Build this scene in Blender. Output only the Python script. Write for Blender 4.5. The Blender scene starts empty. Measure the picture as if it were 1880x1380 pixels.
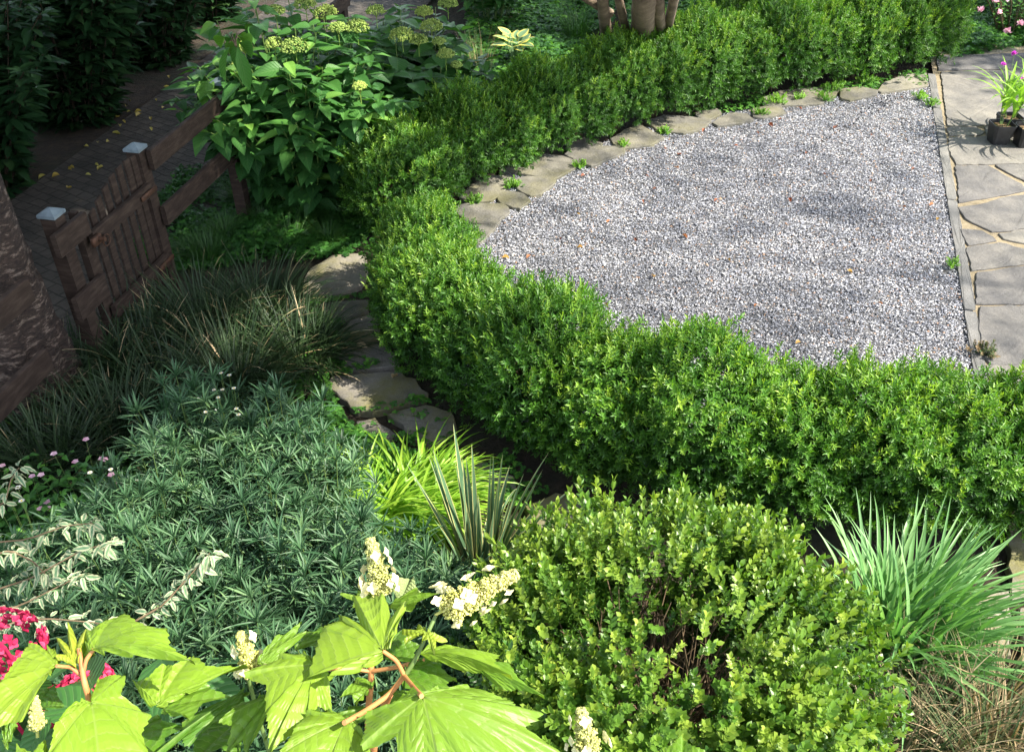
import bpy, math
import numpy as np
from mathutils import Vector
rng = np.random.default_rng(7)
sc = bpy.context.scene
R = math.radians

# ------------------------------------------------------------------ camera
FPX, PITCH, CH = 1700.0, R(37.0), 3.0
cam = bpy.data.cameras.new("camera"); camo = bpy.data.objects.new("camera", cam)
sc.collection.objects.link(camo); sc.camera = camo
cam.sensor_width = 36; cam.lens = 36 * FPX / 1880; cam.clip_start = .05; cam.clip_end = 500
camo.location = (0, 0, CH); camo.rotation_euler = (math.pi / 2 - PITCH, 0, 0)

# ------------------------------------------------------------------ light
SUN_EL, SUN_AZ = R(48), R(-14)          # azimuth measured from +X towards +Y
S = np.array([math.cos(SUN_EL) * math.cos(SUN_AZ), math.cos(SUN_EL) * math.sin(SUN_AZ), math.sin(SUN_EL)])
w = bpy.data.worlds.new("World"); sc.world = w; w.use_nodes = True
nt = w.node_tree; bg = nt.nodes['Background']
sky = nt.nodes.new('ShaderNodeTexSky'); sky.sky_type = 'NISHITA'; sky.sun_disc = False
sky.sun_elevation = SUN_EL; sky.sun_rotation = math.pi / 2 - SUN_AZ
hs = nt.nodes.new('ShaderNodeHueSaturation'); hs.inputs['Saturation'].default_value = .55; nt.links.new(sky.outputs[0], hs.inputs['Color']); nt.links.new(hs.outputs[0], bg.inputs[0]); bg.inputs[1].default_value = .15
sl = bpy.data.lights.new("sun", 'SUN'); sl.energy = 3.8; sl.angle = R(.55); sl.color = (1, .93, .80)
so = bpy.data.objects.new("sun", sl); sc.collection.objects.link(so)
so.rotation_euler = Vector(S).to_track_quat('Z', 'Y').to_euler(); so.location = (8, -2, 12)
sc.view_settings.view_transform = 'Standard'; sc.view_settings.look = 'None'
sc.view_settings.exposure = 1.78; sc.view_settings.gamma = 1
sc.cycles.max_bounces = 6; sc.cycles.diffuse_bounces = 3; sc.cycles.glossy_bounces = 2
sc.cycles.transmission_bounces = 3; sc.cycles.transparent_max_bounces = 4
sc.cycles.caustics_reflective = False; sc.cycles.caustics_refractive = False

# ------------------------------------------------------------------ helpers
CAMP = np.array([0, 0, CH])
def ray(px, py):
    x = (px - 940) / FPX; v = (690 - py) / FPX
    return np.array([x, math.cos(PITCH) + v * math.sin(PITCH), -math.sin(PITCH) + v * math.cos(PITCH)])
def G(px, py, h=0.0):                     # point of the photo on a level h metres above ground
    r = ray(px, py); return CAMP + r * ((h - CH) / r[2])
def U(px, py, Z): return CAMP + ray(px, py) * Z
def nrm(a): return a / np.maximum(np.linalg.norm(a, axis=-1, keepdims=True), 1e-9)

class MB:
    def __init__(s): s.V = []; s.F = []; s.T = []; s.L = []; s.M = []; s.n = 0
    def add(s, V, F, tint=.5, luv=None, mat=0):
        V = np.asarray(V, float).reshape(-1, 3); F = np.asarray(F, int)
        if F.size == 0: return s
        if F.shape[1] == 4: F = np.concatenate([F[:, [0, 1, 2]], F[:, [0, 2, 3]]])
        s.V.append(V); s.F.append(F + s.n); s.n += len(V)
        s.T.append(np.broadcast_to(np.asarray(tint, float), (len(V),)))
        s.L.append(np.zeros((len(V), 3)) if luv is None else np.asarray(luv))
        s.M.append(np.full(len(F), mat)); return s
    def build(s, name, mats, parent=None, smooth=True):
        V = np.concatenate(s.V).astype(np.float32); F = np.concatenate(s.F).astype(np.int32)
        me = bpy.data.meshes.new(name)
        me.vertices.add(len(V)); me.vertices.foreach_set('co', V.ravel())
        me.loops.add(F.size); me.loops.foreach_set('vertex_index', F.ravel())
        me.polygons.add(len(F)); me.polygons.foreach_set('loop_start', np.arange(0, F.size, 3, dtype=np.int32))
        me.update(calc_edges=True)
        me.polygons.foreach_set('use_smooth', np.full(len(F), smooth))
        me.polygons.foreach_set('material_index', np.concatenate(s.M).astype(np.int32))
        a = me.attributes.new('tint', 'FLOAT', 'POINT'); a.data.foreach_set('value', np.concatenate(s.T).astype(np.float32))
        b = me.attributes.new('luv', 'FLOAT_VECTOR', 'POINT'); b.data.foreach_set('vector', np.concatenate(s.L).astype(np.float32).ravel())
        for m in (mats if isinstance(mats, (list, tuple)) else [mats]): me.materials.append(m)
        me.validate()
        o = bpy.data.objects.new(name, me); sc.collection.objects.link(o)
        if parent is not None: o.parent = parent
        return o

def frames(d, up):
    d = nrm(d); up = np.broadcast_to(up, d.shape) if np.ndim(up) == 1 else up
    x = nrm(np.cross(d, up)); n = np.cross(x, d)
    return np.stack([x, d, n], axis=-1)        # columns x,y,z
def inst(mb, tV, tF, pos, Rm, scale, tint=.5, ttint=None, luv=None, mat=0):
    n = len(pos); k = len(tV)
    scale = np.asarray(scale, float); 
    if scale.ndim == 1: scale = scale[:, None]
    W = np.einsum('nij,nkj->nki', Rm, tV[None] * scale[:, None, :]) + pos[:, None, :]
    F = (tF[None] + (np.arange(n) * k)[:, None, None]).reshape(-1, tF.shape[1])
    T = np.broadcast_to(np.asarray(tint, float), (n,))[:, None] + (0 if ttint is None else ttint[None])
    T = np.broadcast_to(T, (n, k)).ravel()
    L = None if luv is None else np.broadcast_to(luv[None], (n, k, 3)).reshape(-1, 3)
    mb.add(W.reshape(-1, 3), F, np.clip(T, 0, 1), L, mat)
def rdir(n, zmin=-1):
    z = rng.uniform(zmin, 1, n); a = rng.uniform(0, 2 * np.pi, n); r = np.sqrt(1 - z * z)
    return np.stack([r * np.cos(a), r * np.sin(a), z], -1)
def tube(mb, pts, rad, sides=7, tint=.5, mat=0, cap=True):
    pts = np.asarray(pts, float); n = len(pts); rad = np.broadcast_to(np.asarray(rad, float), (n,))
    t = nrm(np.gradient(pts, axis=0)); ref = np.array([0, 0, 1.]) if abs(t[0, 2]) < .9 else np.array([1., 0, 0])
    a = nrm(np.cross(t, ref)); b = np.cross(t, a)
    an = np.linspace(0, 2 * np.pi, sides, endpoint=False)
    V = pts[:, None] + rad[:, None, None] * (np.cos(an)[None, :, None] * a[:, None] + np.sin(an)[None, :, None] * b[:, None])
    F = [[i * sides + j, i * sides + (j + 1) % sides, (i + 1) * sides + (j + 1) % sides, (i + 1) * sides + j] for i in range(n - 1) for j in range(sides)]
    L = np.zeros((n * sides, 3)); L[:, 1] = np.repeat(np.linspace(0, 1, n), sides)
    mb.add(V.reshape(-1, 3), F, tint, L, mat)
    if cap:
        for i, fl in ((0, 1), (n - 1, 0)):
            o = np.concatenate([V[i], pts[i:i + 1]])
            f = [[j, (j + 1) % sides, sides] if not fl else [(j + 1) % sides, j, sides] for j in range(sides)]
            mb.add(o, f, tint, None, mat)
def curve(p0, p1, sag=0, n=8, side=0, sidev=(0, 0, 0)):
    t = np.linspace(0, 1, n)[:, None]; P = np.array(p0) * (1 - t) + np.array(p1) * t
    return P + np.array([0, 0, 1.]) * (4 * t * (1 - t)) * sag + np.array(sidev) * (4 * t * (1 - t)) * side
def box(mb, c, size, ax=(1, 0, 0), tint=.5, mat=0, bev=.004):
    ax = nrm(np.array(ax, float)); up = np.array([0, 0, 1.]); ay = np.cross(up, ax)
    sx, sy, sz = np.array(size) / 2; b = min(bev, sx * .5, sy * .5, sz * .5)
    V = []; 
    for z, q in ((-sz, b), (-sz + b, 0), (sz - b, 0), (sz, b)):
        for i, j in ((-1, -1), (1, -1), (1, 1), (-1, 1)):
            V.append(np.array(c) + ax * i * (sx - q) + ay * j * (sy - q) + up * z)
    F = [[3, 2, 1, 0], [12, 13, 14, 15]]
    for r in range(3):
        for j in range(4): F.append([r * 4 + j, r * 4 + (j + 1) % 4, r * 4 + 4 + (j + 1) % 4, r * 4 + 4 + j])
    mb.add(V, F, tint, None, mat)
def ribbons(mb, P0, az, L, W, th0, bend, seg=6, tint=.5, tiptint=0, power=1.3, keel=.0, twist=0, mat=0, prof=None):
    n = len(P0); s = np.linspace(0, 1, seg + 1)
    th = th0[:, None] + bend[:, None] * s[None] ** power
    dh = np.sin(th); dz = np.cos(th); ds = L[:, None] / seg
    H = np.concatenate([np.zeros((n, 1)), np.cumsum((dh[:, :-1] + dh[:, 1:]) / 2 * ds, 1)], 1)
    Zc = np.concatenate([np.zeros((n, 1)), np.cumsum((dz[:, :-1] + dz[:, 1:]) / 2 * ds, 1)], 1)
    ha = np.stack([np.cos(az), np.sin(az), 0 * az], -1)
    C = P0[:, None] + ha[:, None] * H[..., None] + np.array([0, 0, 1.]) * Zc[..., None]
    sd = np.stack([-np.sin(az), np.cos(az), 0 * az], -1)
    nn = ha[:, None] * (-np.cos(th))[..., None] + np.array([0, 0, 1.]) * np.sin(th)[..., None]
    tw = (rng.normal(0, 1, n) * twist)[:, None] * s[None]
    side = sd[:, None] * np.cos(tw)[..., None] + nn * np.sin(tw)[..., None]
    pr = prof(s) if prof else np.minimum(1, .45 + 3 * s) * (1 - s ** 2.2) + .02
    hw = (W[:, None] / 2 * pr[None])[..., None]
    V = np.stack([C - side * hw, C + nn * hw * -keel, C + side * hw], 2)        # n,seg+1,3,3
    F = []
    for i in range(seg):
        for j in range(2): F.append([i * 3 + j, i * 3 + j + 1, i * 3 + j + 4, i * 3 + j + 3])
    F = (np.array(F)[None] + (np.arange(n) * (seg + 1) * 3)[:, None, None]).reshape(-1, 4)
    T = np.clip(np.broadcast_to(tint, (n,))[:, None, None] + tiptint * (s ** 6)[None, :, None] + np.zeros((1, 1, 3)), 0, 1)
    lu = np.zeros((n, seg + 1, 3, 3)); lu[..., 0] = [-1, 0, 1]; lu[..., 1] = s[None, :, None]
    mb.add(V.reshape(-1, 3), F, T.ravel(), lu.reshape(-1, 3), mat)
    return C

# leaf templates: y along the midrib (0..1), x across, z out of the upper face
def leafgrid(prof, nu=7, nv=2, fold=.12, droop=.2, wav=0.0, shear=0.0, cup=0):
    s = np.linspace(0, 1, nu + 1); V = []; L = []
    for t in s:
        wv = prof(t)
        for j in range(-nv, nv + 1):
            q = j / nv
            z = abs(q) * wv * fold * 2 - droop * t ** 1.6 - cup * (q * wv) ** 2 * 4 + wav * math.sin(t * 20 + q * 3) * abs(q) * wv
            V.append((q * wv, t + shear * abs(q) * wv, z)); L.append((q, t, wv))
    m = 2 * nv + 1; F = [[i * m + j, i * m + j + 1, (i + 1) * m + j + 1, (i + 1) * m + j] for i in range(nu) for j in range(2 * nv)]
    return np.array(V), np.array(F), np.array(L)
ovate = lambda t: .30 * (math.sin(math.pi * min(1, t) ** .62)) ** .85 * (1 - .25 * t) + .002
ellip = lambda t: .26 * math.sin(math.pi * t) ** .7 + .002
lance = lambda t: .072 * math.sin(math.pi * t ** .8) ** .7 + .001
LEAF4V = np.array([[0, 0, 0], [.5, .45, .10], [0, .5, -.03], [-.5, .45, .10], [0, 1, -.10]])
LEAF4F = np.array([[0, 1, 2], [0, 2, 3], [2, 1, 4], [2, 4, 3]])
LEAF6V = np.array([[0, 0, 0], [.40, .26, .07], [.46, .62, .08], [0, 1, -.06], [-.46, .62, .08], [-.40, .26, .07], [0, .35, -.02], [0, .7, -.02]])
LEAF6F = np.array([[0, 1, 6], [1, 2, 7], [1, 7, 6], [2, 3, 7], [7, 3, 4], [6, 7, 5], [7, 4, 5], [6, 5, 0]])
OCTV = np.array([[1, 0, 0], [0, 1, 0], [-1, 0, 0], [0, -1, 0], [0, 0, 1], [0, 0, -1]], float)
OCTF = np.array([[0, 1, 4], [1, 2, 4], [2, 3, 4], [3, 0, 4], [1, 0, 5], [2, 1, 5], [3, 2, 5], [0, 3, 5]])

def sprig_template(nl, length, leaflen, leafw, spread, top=True, whorl=2, stemr=.0012, seed=1, lt=None):
    r = np.random.default_rng(seed); mb = MB(); P = []; D = []; T = []
    for i in range(nl):
        t = (i // whorl + 1) / (math.ceil(nl / whorl)); a = (i % whorl) * 2 * math.pi / whorl + (i // whorl) * math.pi / whorl * .95 + r.normal(0, .25)
        sp = spread * (1.15 - .55 * t) + r.normal(0, .1)
        P.append((0, t * length, 0)); D.append((math.cos(a) * math.sin(sp), math.cos(sp), math.sin(a) * math.sin(sp)))
        T.append(.12 * t + r.normal(0, .04))
    P = np.array(P); D = np.array(D); up = np.stack([-D[:, 0], 1.2 + 0 * D[:, 1], -D[:, 2]], -1)
    k = leaflen * r.uniform(.75, 1.15, nl)
    LV_, LF_ = lt or (LEAF4V, LEAF4F); inst(mb, LV_, LF_, P, frames(D, up), np.stack([k * leafw / leaflen, k, k], -1), tint=np.array(T) + .5)
    tube(mb, [(0, 0, 0), (0, length, 0)], [stemr, stemr * .5], 3, tint=.45, cap=False)
    V = np.concatenate(mb.V); F = np.concatenate(mb.F); Tt = np.concatenate(mb.T) - .5
    return V, F, Tt

def tag(o, label=None, cat=None, group=None, kind=None):
    if label: o['label'] = label
    if cat: o['category'] = cat
    if group: o['group'] = group
    if kind: o['kind'] = kind
    return o
def thing(name, loc, label, cat, group=None, rz=0):
    o = bpy.data.objects.new(name, None); sc.collection.objects.link(o); o.empty_display_size = .1
    o.location = loc; o.rotation_euler = (0, 0, rz); return tag(o, label, cat, group)
def dup(root, loc, rz=0, scale=1, label=None, group=None):
    r = root.copy(); sc.collection.objects.link(r); r.location = loc; r.rotation_euler = (0, 0, rz)
    r.scale = (scale,) * 3 if np.isscalar(scale) else scale
    if label: r['label'] = label
    if group: r['group'] = group
    for ch in list(root.children):
        c = ch.copy(); sc.collection.objects.link(c); c.parent = r
        for g in list(ch.children):
            d = g.copy(); sc.collection.objects.link(d); d.parent = c
    return r
ORD = ['first', 'second', 'third', 'fourth', 'fifth', 'sixth', 'seventh', 'eighth', 'ninth', 'tenth', 'eleventh', 'twelfth', 'thirteenth', 'fourteenth', 'fifteenth', 'sixteenth', 'seventeenth']

# ------------------------------------------------------------------ materials
def newmat(name):
    m = bpy.data.materials.new(name); m.use_nodes = True; return m, m.node_tree, m.node_tree.nodes['Principled BSDF']
def N(t, ty, **k):
    n = t.nodes.new(ty)
    for a, b in k.items(): setattr(n, a, b)
    return n
def ramp(t, fac, cols, interp='LINEAR'):
    r = N(t, 'ShaderNodeValToRGB'); r.color_ramp.interpolation = interp
    e = r.color_ramp.elements
    while len(e) > 1: e.remove(e[-1])
    for i, (p, c) in enumerate(cols):
        q = e[0] if i == 0 else e.new(p)
        q.position = p; q.color = (*c, 1)
    if fac is not None: t.links.new(fac, r.inputs[0])
    return r.outputs[0]
def noise(t, scale, detail=4, rough=.6, vec=None, coord='Object', sc3=None):
    tc = N(t, 'ShaderNodeTexCoord').outputs[coord] if vec is None else vec
    if sc3:
        mp = N(t, 'ShaderNodeMapping'); mp.inputs['Scale'].default_value = sc3; t.links.new(tc, mp.inputs[0]); tc = mp.outputs[0]
    n = N(t, 'ShaderNodeTexNoise'); n.inputs['Scale'].default_value = scale; n.inputs['Detail'].default_value = detail
    n.inputs['Roughness'].default_value = rough; t.links.new(tc, n.inputs['Vector']); return n.outputs[0]
def mixc(t, fac, a, b, mode='MIX'):
    m = N(t, 'ShaderNodeMix', data_type='RGBA', blend_type=mode)
    for v, i in ((fac, 0), (a, 6), (b, 7)):
        if isinstance(v, (float, int)): m.inputs[i].default_value = v
        elif isinstance(v, tuple): m.inputs[i].default_value = (*v, 1)
        else: t.links.new(v, m.inputs[i])
    return m.outputs[2]
def bump(t, h, bsdf, strength=.5, dist=.01):
    b = N(t, 'ShaderNodeBump'); b.inputs['Strength'].default_value = strength; b.inputs['Distance'].default_value = dist
    t.links.new(h, b.inputs['Height']); t.links.new(b.outputs[0], bsdf.inputs['Normal']); return b.outputs[0]
def math_(t, op, a, b=None, clamp=False):
    m = N(t, 'ShaderNodeMath', operation=op, use_clamp=clamp)
    for i, v in enumerate((a, b)):
        if v is None: continue
        if isinstance(v, (float, int)): m.inputs[i].default_value = v
        else: t.links.new(v, m.inputs[i])
    return m.outputs[0]
def leafmat(name, cols, rough=.42, trans=.3, tmul=(1.5, 1.6, .6), spec=.5, extra=None):
    m, t, b = newmat(name); at = N(t, 'ShaderNodeAttribute', attribute_name='tint')
    n = len(cols); c = ramp(t, at.outputs['Fac'], [(p, q) for p, q in cols])
    oi = N(t, 'ShaderNodeObjectInfo'); c = mixc(t, 1.0, c, ramp(t, oi.outputs['Random'], [(0, (.82, .86, .86)), (1, (1.2, 1.14, 1.05))]), 'MULTIPLY')
    if extra: c = extra(t, c, b)
    t.links.new(c, b.inputs['Base Color']); b.inputs['Roughness'].default_value = rough
    b.inputs['Specular IOR Level'].default_value = spec
    tr = N(t, 'ShaderNodeBsdfTranslucent'); t.links.new(mixc(t, 1.0, c, tmul, 'MULTIPLY'), tr.inputs[0])
    mx = N(t, 'ShaderNodeMixShader'); mx.inputs[0].default_value = trans
    t.links.new(b.outputs[0], mx.inputs[1]); t.links.new(tr.outputs[0], mx.inputs[2])
    t.links.new(mx.outputs[0], t.nodes['Material Output'].inputs[0]); return m
def plain(name, cols, rough=.8, nscale=12, spec=.3, bs=.3, bd=.004, metal=0, tintmix=0, sc3=None):
    m, t, b = newmat(name)
    c = ramp(t, noise(t, nscale, 6, .65, sc3=sc3), cols)
    if tintmix:
        at = N(t, 'ShaderNodeAttribute', attribute_name='tint')
        c = mixc(t, tintmix, c, ramp(t, at.outputs['Fac'], [(0, (.35, .35, .35)), (1, (1.65, 1.65, 1.65))]), 'MULTIPLY')
    t.links.new(c, b.inputs['Base Color']); b.inputs['Roughness'].default_value = rough
    b.inputs['Specular IOR Level'].default_value = spec; b.inputs['Metallic'].default_value = metal
    if bs: bump(t, noise(t, nscale * 4, 5, .7, sc3=sc3), b, bs, bd)
    return m

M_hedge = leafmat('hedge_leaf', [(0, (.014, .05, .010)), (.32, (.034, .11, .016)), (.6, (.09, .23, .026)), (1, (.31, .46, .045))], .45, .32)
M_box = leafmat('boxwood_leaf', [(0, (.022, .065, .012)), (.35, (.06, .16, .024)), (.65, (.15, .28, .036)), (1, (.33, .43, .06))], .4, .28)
M_twig = plain('twig_bark', [(.3, (.09, .06, .035)), (.7, (.22, .16, .095))], .9, 40, bs=.2)
M_dtwig = plain('dark_twig_bark', [(.3, (.025, .016, .01)), (.7, (.06, .04, .025))], .9, 40, bs=0)
def veins(t, c, b, bs=.55, bd=.006, vm=.45, vc=(.55, .65, .30), freq=9.0):
    at = N(t, 'ShaderNodeAttribute', attribute_name='luv'); sp = N(t, 'ShaderNodeSeparateXYZ'); t.links.new(at.outputs['Vector'], sp.inputs[0])
    q = math_(t, 'ABSOLUTE', sp.outputs[0])
    k = math_(t, 'SUBTRACT', math_(t, 'MULTIPLY', sp.outputs[1], freq), math_(t, 'MULTIPLY', q, 2.2))
    fr = math_(t, 'ABSOLUTE', math_(t, 'SUBTRACT', math_(t, 'FRACT', k), .5))            # 0 at a side vein
    side = math_(t, 'SUBTRACT', 1.0, math_(t, 'MULTIPLY', fr, 11.0), True)
    mid = math_(t, 'SUBTRACT', 1.0, math_(t, 'MULTIPLY', q, 22.0), True)
    v = math_(t, 'MAXIMUM', math_(t, 'MULTIPLY', side, .6), mid)
    pucker = math_(t, 'ADD', math_(t, 'MULTIPLY', fr, 1.6), math_(t, 'MULTIPLY', noise(t, 90, 3), .5))
    bump(t, math_(t, 'SUBTRACT', pucker, math_(t, 'MULTIPLY', v, .35)), b, bs, bd)
    return mixc(t, math_(t, 'MULTIPLY', v, vm), c, mixc(t, .5, c, vc))
def oakextra(t, c, b):
    c = veins(t, c, b, .45, .002, .55, (.42, .48, .20), 6.0)
    n = noise(t, 14, 5, .65); c = mixc(t, ramp(t, n, [(.35, (0, 0, 0)), (.75, (.5, .5, .5))]), c, (.20, .31, .03))
    n2 = noise(t, 9, 6, .8); return mixc(t, ramp(t, n2, [(.66, (0, 0, 0)), (.74, (.75, .75, .75))]), c, (.36, .13, .05))
M_oak = leafmat('oakleaf', [(0, (.04, .13, .015)), (.4, (.10, .24, .022)), (.7, (.22, .36, .034)), (1, (.36, .42, .045))], .42, .36, (1.3, 1.3, .5), .4, oakextra)
M_oakback = leafmat('oakleaf_pale', [(0, (.25, .36, .12)), (1, (.42, .50, .24))], .6, .3, (1.2, 1.2, .7), .2, veins)
M_hyd = leafmat('hydrangea_leaf', [(0, (.018, .065, .018)), (.5, (.045, .145, .034)), (.8, (.09, .24, .045)), (1, (.18, .36, .06))], .45, .28, (1.6, 1.8, .5), .4, lambda t, c, b: veins(t, c, b, .4, .003, .25))
M_ever = leafmat('evergreen_leaf', [(0, (.010, .035, .013)), (.6, (.022, .065, .022)), (1, (.05, .11, .035))], .38, .15, spec=.4)
M_ams = leafmat('blue_green_leaf', [(0, (.02, .06, .022)), (.45, (.05, .125, .055)), (.85, (.125, .235, .115)), (1, (.25, .40, .12))], .45, .22, (1.2, 1.5, .8), .45)
M_stem = leafmat('green_stem', [(0, (.05, .11, .03)), (1, (.16, .24, .06))], .6, .05)
M_clov = leafmat('clover_leaf', [(0, (.02, .08, .015)), (.5, (.05, .17, .025)), (1, (.15, .36, .045))], .5, .3)
M_weed = leafmat('weed_leaf', [(0, (.10, .26, .03)), (1, (.28, .48, .07))], .5, .35)
M_lime = leafmat('lime_grass', [(0, (.14, .30, .03)), (.5, (.27, .48, .04)), (1, (.50, .66, .09))], .42, .4)
M_dgrass = leafmat('dark_grass', [(0, (.008, .024, .007)), (.6, (.022, .055, .012)), (.78, (.04, .07, .02)), (.9, (.34, .26, .14)), (1, (.60, .47, .30))], .6, .15, (1.3, 1.4, .7))
M_sedge = leafmat('sedge', [(0, (.018, .06, .014)), (1, (.07, .19, .03))], .5, .3)
M_day = leafmat('strap_leaf', [(0, (.075, .19, .065)), (.5, (.16, .34, .12)), (1, (.31, .50, .22))], .42, .3, (1.2, 1.4, .6))
M_dead = leafmat('dry_grass', [(0, (.03, .07, .02)), (.35, (.08, .13, .04)), (.5, (.22, .17, .09)), (1, (.50, .38, .24))], .7, .2, (1.2, 1.1, .8))
def stripes(t, c, b):
    at = N(t, 'ShaderNodeAttribute', attribute_name='luv'); sp = N(t, 'ShaderNodeSeparateXYZ'); t.links.new(at.outputs['Vector'], sp.inputs[0])
    q = math_(t, 'ABSOLUTE', sp.outputs[0])
    return mixc(t, ramp(t, q, [(.72, (0, 0, 0)), (.80, (1, 1, 1))]), c, (.50, .48, .20))
M_yuc = leafmat('striped_sword_leaf', [(0, (.05, .12, .065)), (1, (.12, .22, .12))], .4, .12, (1, 1.2, .8), .5, stripes)
def cream(t, c, b):
    at = N(t, 'ShaderNodeAttribute', attribute_name='luv'); sp = N(t, 'ShaderNodeSeparateXYZ'); t.links.new(at.outputs['Vector'], sp.inputs[0])
    q = math_(t, 'ADD', math_(t, 'ABSOLUTE', sp.outputs[0]), math_(t, 'MULTIPLY', noise(t, 60, 2), .35))
    return mixc(t, ramp(t, q, [(.50, (0, 0, 0)), (.66, (1, 1, 1))]), c, (.40, .43, .27))
M_vari = leafmat('variegated_leaf', [(0, (.10, .20, .11)), (1, (.20, .32, .17))], .5, .25, (1.1, 1.2, .8), .3, cream)
def yell(t, c, b):
    at = N(t, 'ShaderNodeAttribute', attribute_name='luv'); sp = N(t, 'ShaderNodeSeparateXYZ'); t.links.new(at.outputs['Vector'], sp.inputs[0])
    q = math_(t, 'ADD', math_(t, 'ABSOLUTE', sp.outputs[0]), math_(t, 'MULTIPLY', noise(t, 30, 2), .3))
    return mixc(t, ramp(t, q, [(.70, (0, 0, 0)), (.82, (1, 1, 1))]), c, (.75, .68, .16))
M_hosta = leafmat('hosta_leaf', [(0, (.14, .26, .13)), (1, (.24, .38, .20))], .4, .25, (1.1, 1.2, .8), .4, yell)
M_cream = leafmat('cream_petal', [(0, (.55, .58, .16)), (.5, (.72, .70, .34)), (1, (.86, .83, .62))], .7, .25, (1, 1, .8), .2)
M_lac = leafmat('green_floret', [(0, (.20, .32, .06)), (1, (.46, .56, .16))], .7, .2, (1, 1, .8), .2)
M_pink = leafmat('pink_petal', [(0, (.42, .015, .07)), (.6, (.66, .035, .13)), (1, (.82, .12, .24))], .6, .3, (1.1, .9, 1), .25)
M_mag = leafmat('magenta_petal', [(0, (.60, .05, .62)), (1, (.75, .12, .72))], .6, .3, (1, 1, 1), .25)
M_lil = leafmat('pale_pink_petal', [(0, (.70, .35, .50)), (1, (.85, .62, .72))], .6, .3, (1, 1, 1), .25)
M_white = leafmat('white_petal', [(0, (.75, .75, .70)), (1, (.85, .85, .80))], .6, .2, (1, 1, 1), .25)
M_yel = leafmat('yellow_centre', [(0, (.75, .55, .04)), (1, (.8, .6, .06))], .6, .1, (1, 1, 1), .25)
M_red = plain('red_stem', [(.3, (.38, .13, .05)), (.7, (.55, .28, .10))], .55, 30, .4, bs=.1)
M_litter = leafmat('fallen_leaf', [(0, (.10, .035, .02)), (.4, (.30, .09, .04)), (.7, (.42, .17, .06)), (1, (.50, .32, .06))], .7, .1)
M_yleaf = leafmat('yellow_fallen_leaf', [(0, (.40, .26, .05)), (1, (.62, .55, .16))], .6, .15)
# stone: bluestone/flagstone
def stonemat(name, a, b_, c_, moss=0):
    m, t, b = newmat(name); n1 = noise(t, 3.2, 6, .6, coord='Generated') ; tc = N(t, 'ShaderNodeNewGeometry').outputs['Position']
    n = noise(t, 5, 7, .65, vec=tc); c = ramp(t, n, [(.3, a), (.5, b_), (.72, c_)])
    at = N(t, 'ShaderNodeAttribute', attribute_name='tint')
    c = mixc(t, 1.0, c, ramp(t, at.outputs['Fac'], [(0, (.62, .62, .66)), (1, (1.3, 1.25, 1.1))]), 'MULTIPLY')
    f = noise(t, 130, 3, .8, vec=tc); c = mixc(t, 1.0, c, ramp(t, f, [(.3, (.78, .78, .78)), (.7, (1.2, 1.2, 1.2))]), 'MULTIPLY')
    if moss: c = mixc(t, ramp(t, noise(t, 2.6, 5, .7, vec=tc), [(.45, (0, 0, 0)), (.66, (moss, moss, moss))]), c, (.16, .15, .045))
    t.links.new(c, b.inputs['Base Color']); b.inputs['Roughness'].default_value = .85; b.inputs['Specular IOR Level'].default_value = .3
    h = math_(t, 'ADD', noise(t, 9, 6, .6, vec=tc), math_(t, 'MULTIPLY', noise(t, 70, 4, .7, vec=tc), .3)); bump(t, h, b, .6, .02); return m
M_flag = stonemat('flagstone', (.11, .11, .105), (.175, .17, .155), (.26, .25, .22), .45)
M_step = stonemat('mossy_stepping_stone', (.11, .11, .105), (.19, .18, .165), (.27, .25, .22), .8)
M_patio = stonemat('bluestone_paving', (.115, .115, .12), (.17, .166, .163), (.245, .235, .22))
M_kerb = stonemat('kerb_stone', (.13, .135, .14), (.18, .182, .185), (.24, .235, .23))
M_mortar = plain('sand_mortar', [(.3, (.22, .18, .11)), (.7, (.36, .30, .21))], .95, 25, .2, bs=.8, bd=.01)

# ------------------------------------------------------------------ ground and paving
m, t, b = newmat('soil'); pos = N(t, 'ShaderNodeNewGeometry').outputs['Position']
c = ramp(t, noise(t, 14, 8, .7, vec=pos), [(.25, (.018, .012, .008)), (.5, (.045, .030, .018)), (.75, (.095, .062, .036))])
c = mixc(t, ramp(t, noise(t, 1.3, 4, .6, vec=pos), [(.45, (0, 0, 0)), (.6, (.6, .6, .6))]), c, (.022, .04, .012))
t.links.new(c, b.inputs['Base Color']); b.inputs['Roughness'].default_value = .95; bump(t, noise(t, 30, 8, .75, vec=pos), b, 1, .05)
M_soil = m
def sheet(name, x0, x1, y0, y1, z, mat, n=60, amp=.0):
    mb = MB(); X, Y = np.meshgrid(np.linspace(x0, x1, n), np.linspace(y0, y1, n)); Z = z + amp * (np.sin(X * 1.7) * np.cos(Y * 1.3) + rng.normal(0, .2, X.shape))
    V = np.stack([X, Y, Z], -1).reshape(-1, 3); F = [[i * n + j, i * n + j + 1, (i + 1) * n + j + 1, (i + 1) * n + j] for i in range(n - 1) for j in range(n - 1)]
    o = mb.add(V, F).build(name, mat); return tag(o, kind='structure')
sheet('ground', -120, 120, -60, 200, -.030, M_soil, 120)
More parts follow.
